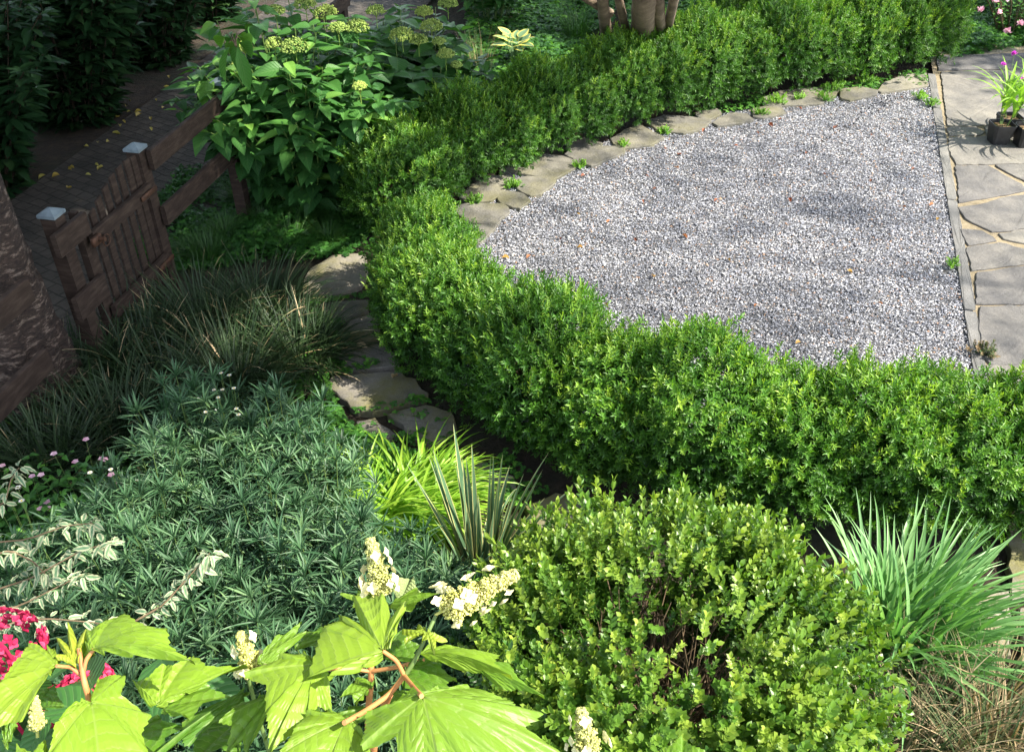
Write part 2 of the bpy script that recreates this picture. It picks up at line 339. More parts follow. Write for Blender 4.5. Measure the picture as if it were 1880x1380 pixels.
# brick path
m, t, b = newmat('brick_paving'); pos = N(t, 'ShaderNodeNewGeometry').outputs['Position']
mp = N(t, 'ShaderNodeMapping'); mp.inputs['Rotation'].default_value = (0, 0, R(32)); t.links.new(pos, mp.inputs[0])
wob = N(t, 'ShaderNodeVectorMath', operation='ADD'); nz = N(t, 'ShaderNodeTexNoise'); nz.inputs['Scale'].default_value = 6; t.links.new(pos, nz.inputs[0])
vs = N(t, 'ShaderNodeVectorMath', operation='SCALE'); vs.inputs[3].default_value = .05; t.links.new(nz.outputs['Color'], vs.inputs[0])
t.links.new(mp.outputs[0], wob.inputs[0]); t.links.new(vs.outputs[0], wob.inputs[1])
br = N(t, 'ShaderNodeTexBrick'); br.inputs['Scale'].default_value = 1; br.inputs['Brick Width'].default_value = .125; br.inputs['Row Height'].default_value = .085
br.inputs['Mortar Size'].default_value = .007; br.inputs['Mortar Smooth'].default_value = .3
br.inputs['Color1'].default_value = (.055, .048, .041, 1); br.inputs['Color2'].default_value = (.085, .073, .062, 1); br.inputs['Mortar'].default_value = (.032, .027, .022, 1)
t.links.new(wob.outputs[0], br.inputs[0])
c = mixc(t, 1.0, br.outputs[0], ramp(t, noise(t, 5, 5, .6, vec=pos), [(.3, (.55, .55, .52)), (.7, (1.3, 1.25, 1.2))]), 'MULTIPLY')
t.links.new(c, b.inputs['Base Color']); b.inputs['Roughness'].default_value = .8; bump(t, math_(t, 'SUBTRACT', noise(t, 30, 4, vec=pos), br.outputs[1]), b, .9, .012)
PD = np.array([.191, .9816, 0]); PN = np.array([-.9816, .191, 0]); PA = np.array([-2.2086, 4.0109, 0])
mb = MB(); n = 40
for i in range(n): pass
T_ = np.linspace(-5, 60, 80); V = []
for q in T_:
    for o_ in (.14, .5, 1.0, 1.45, 1.78): V.append(PA + PD * q + PN * o_ * (1 + (.25 * max(0, q - 4) * .1)) + np.array([0, 0, -.012]))
mb.add(V, [[i * 5 + j, i * 5 + j + 1, i * 5 + j + 6, i * 5 + j + 5] for i in range(79) for j in range(4)]); tag(mb.build('brick_path', m), kind='structure')

def poly_slab(mb, pts, ztop, thick, tint=.5, jag=.012, bev=.008, mat=0, soft=1):
    pts = np.array(pts, float)[:, :2]; a = 0.5 * np.sum(pts[:, 0] * np.roll(pts[:, 1], -1) - pts[:, 1] * np.roll(pts[:, 0], -1))
    if a < 0: pts = pts[::-1]
    out = []
    for i in range(len(pts)):
        p, q = pts[i], pts[(i + 1) % len(pts)]; L = np.linalg.norm(q - p); k = max(1, int(L / .045)); nn = np.array([q[1] - p[1], p[0] - q[0]]) / max(L, 1e-6)
        for j in range(k):
            tt = j / k; out.append(p * (1 - tt) + q * tt + nn * rng.normal(0, jag) * (1 if j else .4))
    P = np.array(out); w_ = 14 - 10 * min(1, soft); P = (P * w_ + np.roll(P, 1, 0) + np.roll(P, -1, 0)) / (w_ + 2)
    c = P.mean(0); n = len(P); d = P - c; L = np.linalg.norm(d, axis=1, keepdims=True)
    rings = [(P, ztop - thick), (P, ztop - bev), (c + d * (1 - bev / L), ztop), (c + d * .5, ztop + .001)]
    V = []; 
    for Q, z in rings:
        zz = np.full(n, z) + (rng.normal(0, .0008, n) if z > ztop - bev - .001 else 0); V.append(np.c_[Q, zz])
    V.append(np.array([[c[0], c[1], ztop + .001]])); V = np.concatenate(V)
    F = []
    for r_ in range(3):
        for j in range(n): F.append([r_ * n + j, r_ * n + (j + 1) % n, (r_ + 1) * n + (j + 1) % n, (r_ + 1) * n + j])
    mb.add(V, F, tint, None, mat); mb.add(V, [[3 * n + j, 3 * n + (j + 1) % n, 4 * n] for j in range(n)], tint, None, mat)
def pxpoly(P, h): return np.array([G(x, y, h) for x, y in P])

# patio
K0, K1 = G(1703, 140), G(1786, 683); KD = nrm(K0 - K1); KN = np.array([KD[1], -KD[0], 0])
patio = tag(MB().add([K1 - KD * 1.6 + KN * .05, K1 - KD * 1.6 + KN * 6, K0 + KD * 1.2 + KN * 6, K0 + KD * 1.2 + KN * .05], [[0, 1, 2, 3]]).build('patio', M_mortar), kind='structure'); patio.location.z = .008
PST = [[(1757, 307), (1815, 307), (1872, 339), (1878, 350), (1825, 360), (1762, 372)], [(1830, 305), (1960, 300), (1960, 345), (1885, 334)],
 [(1763, 382), (1814, 376), (1837, 366), (1960, 350), (1960, 402), (1850, 423), (1822, 425), (1775, 402)], [(1767, 423), (1802, 427), (1826, 442), (1779, 450)],
 [(1836, 430), (1960, 410), (1960, 462), (1846, 440)], [(1779, 456), (1837, 448), (1900, 465), (1960, 468), (1960, 475), (1786, 497)],
 [(1798, 502), (1960, 480), (1960, 558), (1794, 558)], [(1802, 566), (1960, 562), (1960, 668), (1820, 668), (1809, 657), (1802, 600)],
 [(1815, 675), (1960, 674), (2000, 800), (1840, 800)], [(1742, 236), (1790, 235), (1803, 243), (1796, 248), (1745, 249)],
 [(1810, 234), (1960, 232), (1960, 246), (1815, 249)], [(1745, 254), (1960, 250), (1960, 298), (1757, 303), (1745, 277)],
 [(1729, 134), (1960, 128), (1960, 228), (1790, 231), (1741, 231)], [(1722, 104), (1960, 96), (1960, 125), (1725, 130)]]
for i, P in enumerate(PST):
    W = pxpoly(P, .012); c = W.mean(0); W = c + (W - c) * (1 + .019 / np.linalg.norm(W - c, axis=1, keepdims=True))
    mb = MB(); poly_slab(mb, W, .012, .02, rng.uniform(.2, .8), .005, .004, soft=0); mb.build('paving_stone', M_patio, patio, smooth=False)
kerb = thing('kerb', K1, None, None); kerb['kind'] = 'structure'; kerb.location = (0, 0, 0)
for i, (a, b2) in enumerate([(-.9, .63), (.64, 2.15), (2.16, 3.2), (3.21, 4.0), (4.01, 4.92)]):
    mb = MB(); A_ = K1 + KD * a; B_ = K1 + KD * b2
    poly_slab(mb, [A_ - KN * .0, A_ + KN * .068, B_ + KN * .068, B_], .014, .08, rng.uniform(.35, .7), .0015, .005, soft=0); mb.build('kerb_stone', M_kerb, kerb, smooth=False)

# gravel
GP = [G(*q)[:2] for q in ((1701, 152), (1560, 176), (1350, 205), (1180, 236), (1040, 285), (920, 325), (845, 385), (845, 460))] + [np.array(q) for q in ((-.50, 4.3), (-.2, 3.8), (.3, 3.42), (.9, 3.2), (1.6, 3.1))] + [(K1 - KD * .75)[:2], (K0)[:2]]
GP = np.array(GP)
def inside(P, poly):
    x, y = P[:, 0], P[:, 1]; c = np.zeros(len(P), bool); j = len(poly) - 1
    for i in range(len(poly)):
        xi, yi = poly[i]; xj, yj = poly[j]
        c ^= ((yi > y) != (yj > y)) & (x < (xj - xi) * (y - yi) / (yj - yi + 1e-12) + xi); j = i
    return c
gc = GP.mean(0); V = np.c_[np.vstack([GP, gc]), np.full(len(GP) + 1, -.006)]
gb = MB().add(V, [[i, (i + 1) % len(GP), len(GP)] for i in range(len(GP))]).build('gravel_bed', plain('grit', [(.3, (.05, .05, .055)), (.7, (.22, .22, .23))], .9, 160)); tag(gb, kind='structure')
lo, hi = GP.min(0), GP.max(0); NP = int((hi - lo).prod() / .0125 ** 2 * 1.9); P = rng.uniform(lo, hi, (NP, 2)); P = P[inside(P, GP)]
n = len(P); mb = MB(); sz = rng.gamma(8, .0052 / 8, n).clip(.0025, .012)
scl = np.stack([sz * rng.uniform(.8, 1.35, n), sz * rng.uniform(.7, 1.1, n), sz * rng.uniform(.45, .8, n)], -1)
qd = rdir(n); z = rng.uniform(.0, .009, n) + .003 * np.sin(P[:, 0] * 6) * np.cos(P[:, 1] * 5)
inst(mb, OCTV, OCTF, np.c_[P, z], frames(nrm(np.c_[qd[:, :2], .3 * qd[:, 2]]), np.array([.05, .1, 1.])), scl, rng.uniform(0, 1, n))
m, t, b = newmat('gravel_stone'); at = N(t, 'ShaderNodeAttribute', attribute_name='tint')
t.links.new(ramp(t, at.outputs['Fac'], [(0, (.07, .075, .09)), (.15, (.14, .145, .165)), (.42, (.265, .275, .32)), (.72, (.40, .41, .455)), (.9, (.58, .57, .57)), (.955, (.68, .67, .65)), (.965, (.38, .22, .14)), (1, (.42, .30, .2))]), b.inputs['Base Color'])
b.inputs['Roughness'].default_value = .6
tag(mb.build('gravel_pebbles', m, smooth=False), 'loose grey and white gravel filling the curved court', None, None, 'stuff')

EDGE = [([(921, 313), (965, 289), (1000, 286), (1030, 288), (1063, 300), (1048, 309), (1016, 328), (998, 324)], .6, 'large dark flagstone with a mossy lower corner, above the four-sided pale slab'),
 ([(1040, 284), (1048, 278), (1083, 271), (1141, 270), (1143, 282), (1113, 292), (1087, 304), (1066, 297)], .5, 'long flagstone with small weeds at its lower edge beside the gravel'),
 ([(951, 331), (970, 326), (1008, 326), (1017, 332), (1002, 345), (992, 355), (974, 358), (959, 351), (951, 343)], .8, 'pale clean flagstone with a rounded left side jutting into the gravel'),
 ([(919, 355), (933, 352), (959, 358), (969, 368), (953, 381), (941, 379), (919, 369)], .35, 'smallest flagstone, dark and five-sided, set alone in the gravel'),
 ([(846, 363), (868, 341), (901, 325), (933, 324), (940, 335), (921, 351), (901, 367), (873, 370)], .55, 'brownish flagstone half under the hedge with a weed at its right end'),
 ([(838, 379), (860, 376), (921, 376), (929, 381), (930, 391), (909, 412), (897, 410), (856, 405)], .4, 'wide grey flagstone with a cut lower right corner beside the hedge gap'),
 ([(850, 412), (909, 416), (895, 428), (881, 444), (846, 450)], .45, 'lowest flagstone of the gravel edging, running under the front hedge'),
 ([(1044, 262), (1073, 255), (1103, 264), (1093, 270), (1045, 275)], .35, 'small brown flagstone tight against the rear hedge by a bushy weed'),
 ([(1124, 255), (1154, 238), (1172, 231), (1217, 253), (1191, 266), (1146, 272), (1130, 266)], .75, 'broad tan flagstone between two weeds on the curved edging'),
 ([(1187, 223), (1221, 214), (1265, 216), (1303, 223), (1280, 238), (1254, 244), (1213, 240)], .5, 'oval dark flagstone dusted with fallen petals on the curved edging'),
 ([(1310, 225), (1340, 210), (1370, 211), (1381, 220), (1358, 225), (1321, 231)], .8, 'small sunlit tan flagstone bordering the far gravel'),
 ([(1280, 208), (1314, 201), (1321, 210), (1303, 219), (1284, 219)], .6, 'little flagstone wedged between the hedge foot and the sunlit tan one'),
 ([(1385, 201), (1405, 197), (1433, 197), (1440, 208), (1403, 216), (1385, 214)], .8, 'flagstone with bright lime weeds growing over it'),
 ([(1405, 179), (1438, 168), (1520, 160), (1540, 163), (1526, 179), (1502, 190), (1446, 194), (1405, 193)], .8, 'long sunlit flagstone banded by a branch shadow at the far edging'),
 ([(1546, 166), (1579, 161), (1610, 167), (1605, 174), (1563, 184), (1546, 181)], .5, 'short shaded flagstone, second from the kerb in the far edging'),
 ([(1625, 153), (1660, 139), (1699, 135), (1701, 158), (1668, 162), (1620, 170), (1612, 166)], .9, 'pale yellowish flagstone touching the kerb at the far right edging')]
for P, tn, lab in EDGE:
    W = pxpoly(P, .02); c = W.mean(0); W = c + (W - c) * (1 + .022 / np.linalg.norm(W - c, axis=1, keepdims=True)); mb = MB(); poly_slab(mb, W - [c[0], c[1], 0], .026, .05, tn * .8, .006, .004, soft=.0)
    o = mb.build('flagstone', M_flag, smooth=False); o.location = (c[0], c[1], 0); tag(o, lab, 'flagstone', 'flagstones edging the gravel')
STEP = [([(554, 517), (568, 490), (609, 465), (672, 463), (675, 495), (664, 520), (636, 531), (595, 542), (557, 539)], .9, 'largest and palest stepping stone, sunlit, at the far end of the path'),
 ([(584, 556), (631, 549), (678, 547), (678, 567), (645, 575), (628, 585), (590, 583)], .6, 'narrow stepping stone directly below the big sunlit one'),
 ([(617, 605), (642, 586), (692, 572), (700, 611), (672, 625), (645, 636), (623, 642)], .45, 'dark mossy stepping stone, third from the far end of the path'),
 ([(617, 648), (664, 638), (700, 625), (735, 655), (735, 668), (694, 673), (636, 676), (617, 660)], .5, 'blue-grey stepping stone with grass blades along its lower edge'),
 ([(606, 688), (694, 680), (738, 680), (788, 718), (782, 729), (733, 740), (678, 754), (656, 751), (603, 710)], .5, 'wide dark stepping stone with a curled dry leaf on it'),
 ([(708, 757), (782, 739), (830, 751), (840, 784), (788, 812), (760, 804), (738, 776)], .45, 'stepping stone overgrown by small weeds beside the front hedge'),
 ([(650, 770), (689, 762), (714, 782), (731, 795), (705, 809), (658, 793)], .4, 'small stepping stone left of the weedy one'),
 ([(713, 819), (778, 819), (791, 834), (760, 842), (723, 838)], .4, 'little stepping stone behind the lime green grass'),
 ([(820, 845), (870, 838), (945, 870), (950, 905), (880, 900), (830, 880)], .35, 'shaded stepping stone between the sword-leaved plant and front hedge'),
 ([(960, 925), (1020, 900), (1070, 910), (1085, 940), (1060, 975), (980, 985)], .4, 'grey stepping stone beside the boxwood, nearest of the curved path'),
 ([(1720, 1085), (1855, 1080), (1862, 1200), (1740, 1210)], 1.0, 'pale tan stone behind the strap-leaved clump by the right edge'),
 ([(1850, 975), (1935, 970), (1950, 1090), (1858, 1100)], .95, 'light stone at the foot of the front hedge, cut by the right edge'),
 ([(1872, 1112), (1950, 1110), (1960, 1240), (1880, 1240)], 1.0, 'light stone below the right edge one, beside the dark gap'),
 ([(1768, 62), (1830, 58), (1838, 70), (1790, 78), (1765, 74)], .9, 'small pinkish stone on the far path beyond the patio'),
 ([(1745, 78), (1800, 80), (1850, 76), (1870, 90), (1800, 99), (1735, 98)], .7, 'wide stone step between the patio and the small pinkish stone')]
for P, tn, lab in STEP:
    W = pxpoly(P, .02); c = W.mean(0); mb = MB(); poly_slab(mb, W - [c[0], c[1], 0], .012, .05, tn * .85, .008, .005, soft=.2)
    o = mb.build('stepping_stone', M_step, smooth=False); o.location = (c[0], c[1], 0); tag(o, lab, 'stepping stone', 'stepping stones through the garden')

# ------------------------------------------------------------------ hedges
def hedge_mesh(seed, h=.62, r=.33, nsp=2700):
    global rng; old = rng; rng = np.random.default_rng(seed)
    tV, tF, tT = sprig_template(11, .045, .026, .0085, 1.05, whorl=2, seed=seed)
    mb = MB(); d = rdir(nsp, -.55); lump = 1 + .15 * np.sin(d[:, 0] * 6 + seed) * np.cos(d[:, 1] * 6 + seed * 2) + .08 * np.sin(d[:, 2] * 9 + d[:, 0] * 4)
    rad = np.where(rng.random(nsp) < .72, rng.normal(.93, .075, nsp), rng.uniform(.5, .9, nsp)) * lump
    e = np.sign(d) * np.abs(d) ** .9; e = e / np.linalg.norm(e, axis=1, keepdims=True) ** .8
    P = e * rad[:, None] * np.array([r, r, h * .55]) + np.array([0, 0, h * .47])
    dr = nrm(nrm(d * [1, 1, .9]) * .8 + np.array([0, 0, .45]) + rng.normal(0, .38, (nsp, 3)))
    keep = P[:, 2] > .02; P = P[keep]; dr = dr[keep]; rd = rad[keep]; dz = d[keep][:, 2]; k = len(P)
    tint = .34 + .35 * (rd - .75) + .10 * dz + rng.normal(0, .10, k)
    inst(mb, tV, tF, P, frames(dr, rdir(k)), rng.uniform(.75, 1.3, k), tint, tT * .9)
    # longer shoots standing proud of the clipped top
    k = 170; d = nrm(rdir(k, .25)); P = d * np.array([r, r, h * .52]) * rng.uniform(.94, 1.12, (k, 1)) + [0, 0, h * .47]
    inst(mb, tV, tF, P, frames(nrm(d * .5 + [0, 0, 1] + rng.normal(0, .25, (k, 3))), rdir(k)), np.stack([rng.uniform(.8, 1.1, k), rng.uniform(1.0, 1.7, k), rng.uniform(.8, 1.1, k)], -1), .66 + rng.normal(0, .1, k), tT)
    tw = MB()
    for i in range(26):
        a = rng.uniform(0, 6.28); q = rng.uniform(.3, .8); e_ = np.array([math.cos(a) * r * q, math.sin(a) * r * q, h * rng.uniform(.4, .8)])
        tube(tw, curve((rng.normal(0, .03), rng.normal(0, .03), -.03), e_, .03, 5), [.006, .005, .004, .003, .002], 4)
    rng = old; return mb, tw
HP = []
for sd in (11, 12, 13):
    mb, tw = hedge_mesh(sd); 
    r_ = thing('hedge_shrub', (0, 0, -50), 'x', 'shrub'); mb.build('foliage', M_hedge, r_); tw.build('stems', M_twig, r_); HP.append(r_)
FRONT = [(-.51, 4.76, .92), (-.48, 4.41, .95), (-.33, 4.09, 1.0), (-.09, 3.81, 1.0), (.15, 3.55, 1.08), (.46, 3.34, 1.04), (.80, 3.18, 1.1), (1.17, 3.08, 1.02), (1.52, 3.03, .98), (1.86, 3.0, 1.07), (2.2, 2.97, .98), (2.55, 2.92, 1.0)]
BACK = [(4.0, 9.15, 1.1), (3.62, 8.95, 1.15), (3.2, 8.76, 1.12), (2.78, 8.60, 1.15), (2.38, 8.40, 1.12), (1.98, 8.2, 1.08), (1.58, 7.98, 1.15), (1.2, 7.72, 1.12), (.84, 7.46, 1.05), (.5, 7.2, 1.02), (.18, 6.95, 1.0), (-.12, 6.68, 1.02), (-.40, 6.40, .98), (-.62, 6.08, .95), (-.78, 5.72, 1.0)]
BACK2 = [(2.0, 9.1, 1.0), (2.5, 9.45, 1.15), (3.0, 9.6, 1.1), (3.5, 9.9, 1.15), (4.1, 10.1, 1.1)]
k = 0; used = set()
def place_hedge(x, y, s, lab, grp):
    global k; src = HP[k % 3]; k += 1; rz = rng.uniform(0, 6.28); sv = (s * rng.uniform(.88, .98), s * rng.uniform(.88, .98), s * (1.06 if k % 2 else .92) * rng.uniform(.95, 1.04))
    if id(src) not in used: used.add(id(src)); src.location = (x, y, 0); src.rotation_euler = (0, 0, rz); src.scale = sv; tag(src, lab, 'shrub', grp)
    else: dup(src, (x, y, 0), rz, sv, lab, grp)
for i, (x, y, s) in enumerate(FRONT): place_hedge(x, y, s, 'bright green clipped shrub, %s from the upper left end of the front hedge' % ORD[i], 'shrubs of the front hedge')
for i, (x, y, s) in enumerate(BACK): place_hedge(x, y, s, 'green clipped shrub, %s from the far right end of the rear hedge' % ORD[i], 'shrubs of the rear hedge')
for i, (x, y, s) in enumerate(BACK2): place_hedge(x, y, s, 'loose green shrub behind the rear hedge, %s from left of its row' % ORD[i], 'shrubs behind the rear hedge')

# ------------------------------------------------------------------ boxwood in front
def boxwood():
    tV, tF, tT = sprig_template(12, .08, .025, .0165, 1.0, whorl=2, seed=5, lt=(LEAF6V, LEAF6F))
    root = thing('boxwood_shrub', (.47, 1.74, 0), 'large loose boxwood with small glossy oval leaves, dark hollows and bare twigs, in the foreground', 'shrub')
    n = 7600; d = rdir(n, -.5); lump = 1 + .10 * np.sin(d[:, 0] * 8 + 1) * np.cos(d[:, 1] * 7) + .07 * np.sin(d[:, 2] * 8 + d[:, 0] * 5)
    rad = np.where(rng.random(n) < .75, rng.normal(.93, .07, n), rng.uniform(.45, .9, n)) * lump
    e = np.sign(d) * np.abs(d) ** .62; e = e / np.linalg.norm(e, axis=1, keepdims=True) ** .75
    P = e * rad[:, None] * np.array([.60, .62, .43]) + [0, 0, .38]
    W = P + [.47, 1.74, 0]; dens = np.ones(n)
    for px, py, hh, rr in ((1340, 1130, 0.69, .13), (1130, 1140, 0.69, .10), (1280, 1210, 0.62, .12), (1330, 1040, 0.79, .05), (1060, 1190, 0.62, .07), (1210, 1100, 0.75, .06), (1500, 1250, 0.62, .08), (1380, 1210, 0.62, .09)):
        q = G(px, py, hh); dd = np.linalg.norm(W - q, axis=1); dens *= 1 - .93 * np.exp(-(dd / rr / 1.25) ** 2)
    dens *= .55 + .45 * (np.sin(W[:, 0] * 17) * np.sin(W[:, 1] * 15 + 1) * np.sin(W[:, 2] * 16) > -.35)
    kp = (rng.random(n) < dens) & (P[:, 2] > .03); P = P[kp]; dd = d[kp]; rd = rad[kp]; m_ = len(P)
    dr = nrm(dd * .8 + [0, 0, .5] + rng.normal(0, .42, (m_, 3)))
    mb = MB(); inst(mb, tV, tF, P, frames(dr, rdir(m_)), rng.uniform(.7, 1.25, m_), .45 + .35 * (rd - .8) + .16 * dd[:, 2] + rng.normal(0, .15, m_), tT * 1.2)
    k = 260; d = nrm(rdir(k, .1)); e = np.sign(d) * np.abs(d) ** .62; e = e / np.linalg.norm(e, axis=1, keepdims=True) ** .75
    P = e * np.array([.60, .62, .43]) * rng.uniform(.95, 1.08, (k, 1)) + [0, 0, .37]
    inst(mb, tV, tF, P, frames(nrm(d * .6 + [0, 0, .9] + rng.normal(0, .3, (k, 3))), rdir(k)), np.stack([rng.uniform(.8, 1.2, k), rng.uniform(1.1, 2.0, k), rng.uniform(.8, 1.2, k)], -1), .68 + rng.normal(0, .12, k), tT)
    mb.build('foliage', M_box, root); tw = MB()
    for i in range(150):
        d1 = rdir(1, -.1)[0]; e_ = d1 * np.array([.55, .6, .44]) * rng.uniform(.7, .98) + [0, 0, .37]; s0 = np.array([rng.normal(0, .10), rng.normal(0, .10), -.03])
        pts = curve(s0, e_, -.04 * rng.random(), 7, rng.normal(0, .03), (1, 0, 0)) + rng.normal(0, .006, (7, 3)); tube(tw, pts, np.linspace(rng.uniform(.005, .009), .0015, 7), 4)
        for j in range(3):
            b0 = pts[rng.integers(3, 6)]; tube(tw, curve(b0, b0 + nrm(e_ - s0 + rng.normal(0, .3, 3)) * rng.uniform(.08, .2), 0, 4), [.002, .0016, .0013, .001], 3)
    tw.build('stems', M_twig, root)
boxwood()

# ------------------------------------------------------------------ narrow leaved plants, left bed
def feathery(seed):
    global rng; old = rng; rng = np.random.default_rng(seed); mb = MB(); st = MB()
    LV, LF, LL = leafgrid(lance, 4, 1, .25, .18); n = 34
    for i in range(n):
        a = rng.uniform(0, 6.28); q = math.sqrt(rng.random()) * .22; base = np.array([math.cos(a) * q * .4, math.sin(a) * q * .4, -.03]); h = rng.uniform(.30, .56) * (1 - .35 * (q / .22) ** 2)
        tip = np.array([math.cos(a) * q, math.sin(a) * q, h]); pts = curve(base, tip, .02, 6); tube(st, pts, np.linspace(.003, .0015, 6), 4, .5)
        dv = nrm(tip - base); ts = np.concatenate([rng.uniform(.35, .95, 16), np.full(15, 1.0)]); m_ = len(ts)
        P = base + (tip - base) * ts[:, None]; az = rng.uniform(0, 6.28, m_) ; el = np.where(ts > .99, rng.uniform(.15, 1.35, m_), rng.uniform(.8, 1.5, m_))
        D = np.stack([np.cos(az) * np.sin(el), np.sin(az) * np.sin(el), np.cos(el)], -1) + dv * .15
        L = rng.uniform(.055, .10, m_); inst(mb, LV, LF, P, frames(D, np.array([0, 0, 1.01])), np.stack([L * .62, L, L], -1), np.clip(rng.normal(.42, .2) + .25 * (ts - .8) + rng.normal(0, .14, m_), 0, .9), luv=LL)
    rng = old; return mb, st
FP = []
for sd in (21, 22, 23):
    r_ = thing('feathery_plant', (0, 0, -50), 'x', 'plant'); a, b2 = feathery(sd); a.build('foliage', M_ams, r_); b2.build('stems', M_stem, r_); FP.append(r_)
rows = [('rear', [(335, 750), (420, 735), (500, 745), (580, 790)], .46), ('second', [(255, 850), (335, 830), (415, 825), (500, 830), (590, 850)], .48),
        ('third', [(190, 915), (280, 905), (370, 905), (460, 910), (550, 920), (620, 945)], .5), ('fourth', [(30, 1010), (110, 985), (200, 990), (300, 990), (400, 1000), (500, 1000), (600, 1005), (690, 1000), (770, 1010)], .5),
        ('fifth', [(40, 1110), (140, 1090), (250, 1085), (360, 1090), (470, 1090), (580, 1095), (690, 1090), (790, 1100), (870, 1075)], .5),
        ('front', [(30, 1220), (180, 1210), (320, 1200), (450, 1200), (580, 1205), (700, 1190), (820, 1190)], .5), ('nearest shaded', [(250, 1330), (420, 1330), (600, 1330), (760, 1300)], .5)]
used2 = set(); k = 0
for nm, L, hh in rows:
    for i, (px, py) in enumerate(L):
        q = G(px, py, hh); src = FP[k % 3]; k += 1; lab = 'blue-green feathery plant, %s from left in the %s row of the left bed' % (ORD[i], nm); rz = rng.uniform(0, 6.28); s_ = rng.uniform(.9, 1.12)
        if id(src) not in used2: used2.add(id(src)); src.location = (q[0], q[1], 0); src.rotation_euler = (0, 0, rz); src.scale = (s_,) * 3; tag(src, lab, 'plant', 'blue-green feathery plants of the left bed')
        else: dup(src, (q[0], q[1], 0), rz, s_, lab, 'blue-green feathery plants of the left bed')

# ------------------------------------------------------------------ grass clumps
def clump(name, loc, label, cat, mat, n, Lr, Wr, rad, th=(0, .5), bend=(.5, 1.4), seg=7, tint=(.4, .15), tip=0, keel=.25, group=None, twist=.3, power=1.3, part='blades', azbias=None):
    root = thing(name, (loc[0], loc[1], 0), label, cat, group)
    a = rng.uniform(0, 6.28, n); q = np.sqrt(rng.random(n)) * rad; P0 = np.stack([np.cos(a) * q, np.sin(a) * q, np.full(n, -.03)], -1)
    az = a + rng.normal(0, .6, n)
    if azbias is not None: az = np.where(rng.random(n) < .5, azbias + rng.normal(0, .7, n), az)
    mb = MB(); ribbons(mb, P0, az, rng.uniform(*Lr, n), rng.uniform(*Wr, n), rng.uniform(*th, n), rng.uniform(*bend, n), seg, np.clip(rng.normal(*tint, n), 0, 1), tip, power, keel, twist)
    mb.build(part, mat, root); return root
DG = [(470, 540, .36, 'tallest dark grass clump with tan tips, next to the sunlit stepping stone'), (360, 560, .34, 'dark arching grass clump below the gate'), (250, 620, .34, 'dark grass clump in front of the lower gate corner'),
      (420, 640, .32, 'dark grass clump in front of the tallest one'), (540, 600, .30, 'dark grass clump spilling over the stepping stones'), (150, 660, .34, 'dark grass clump at the foot of the big tree'),
      (300, 690, .32, 'dark grass clump in the middle of the grassy bed'), (50, 720, .34, 'dark grass clump at the left edge below the fence rail'), (190, 760, .33, 'dark grass clump behind the pink flowered cranesbill'),
      (420, 690, .26, 'low dark grass clump behind the white daisies'), (70, 810, .30, 'lowest dark grass clump at the left edge')]
pr = None
for i, (px, py, L, lab) in enumerate(DG):
    q = G(px, py, .22)
    if i % 4 == 0 or pr is None:
        pr = clump('dark_grass_clump', q, lab, 'grass clump', M_dgrass, 720, (L * .65, L * 1.5), (.007, .012), .17, (0, .9), (.4, 1.8), 7, (.34, .2), .42, .3, 'dark arching grass clumps by the gate')
    else: dup(pr, (q[0], q[1], 0), rng.uniform(0, 6.28), rng.uniform(.9, 1.1), lab, 'dark arching grass clumps by the gate')
SG = [(440, 350), (520, 340), (590, 330), (480, 400), (560, 395), (630, 390), (410, 420), (530, 440), (600, 430), (380, 460), (600, 350), (350, 450)]
pr = None
for i, (px, py) in enumerate(SG):
    q = G(px, py, .05); lab = 'low tuft of fine green sedge, %s of the tufts between fence and rear hedge' % ORD[i]
    lab = ['low sedge tuft nearest the lower fence rail end', 'low sedge tuft under the white flowered hydrangea', 'low sedge tuft between hydrangea and hedge end', 'sedge tuft left of the middle of the shaded patch', 'sedge tuft in the middle of the shaded patch', 'sedge tuft touching the left end of the rear hedge', 'sedge tuft beside the gate hinge post', 'bluish sedge tuft just behind the palest stepping stone', 'sedge tuft where the two hedges nearly meet', 'sedge tuft right of the gate post foot', 'small sedge tuft in front of the hydrangea stems', 'sedge tuft behind the gate corner'][i]
    if pr is None: pr = clump('sedge_tuft', q, lab, 'grass tuft', M_sedge, 500, (.12, .26), (.0022, .004), .07, (0, .9), (.5, 1.6), 5, (.45, .2), .1, .2, 'low sedge tufts in the shaded patch')
    else: dup(pr, (q[0], q[1], 0), rng.uniform(0, 6.28), rng.uniform(.8, 1.25), lab, 'low sedge tufts in the shaded patch')
q = G(755, 925, .05)
clump('lime_grass', q, 'bright lime green arching grass clump behind the feathery plants', 'ornamental grass', M_lime, 520, (.24, .48), (.011, .018), .15, (.3, .95), (1.1, 2.0), 9, (.5, .22), 0, .25, twist=.5, azbias=.2)
q = G(665, 945, .05)
clump('lime_grass', q, 'smaller lime green grass clump half buried in the feathery plants', 'ornamental grass', M_lime, 300, (.22, .40), (.010, .016), .12, (.3, .9), (1.0, 1.9), 8, (.55, .22), 0, .25, twist=.5)
q = G(880, 1040, .05); root = thing('sword_leaved_plant', (q[0], q[1], 0), 'stiff upright plant with blue-grey sword leaves edged in cream', 'plant')
n = 60; a = rng.uniform(0, 6.28, n); P0 = np.stack([np.cos(a) * .05, np.sin(a) * .05, np.full(n, -.02)], -1); mb = MB()
swp = lambda s: np.minimum(1, .75 + s) * (1 - s ** 2.6) + .01
ribbons(mb, P0, a, rng.uniform(.36, .70, n), rng.uniform(.024, .040, n), rng.uniform(.02, .55, n), rng.uniform(-.1, .3, n), 7, rng.uniform(0, 1, n), 0, 1.3, .35, twist=.35, prof=swp)
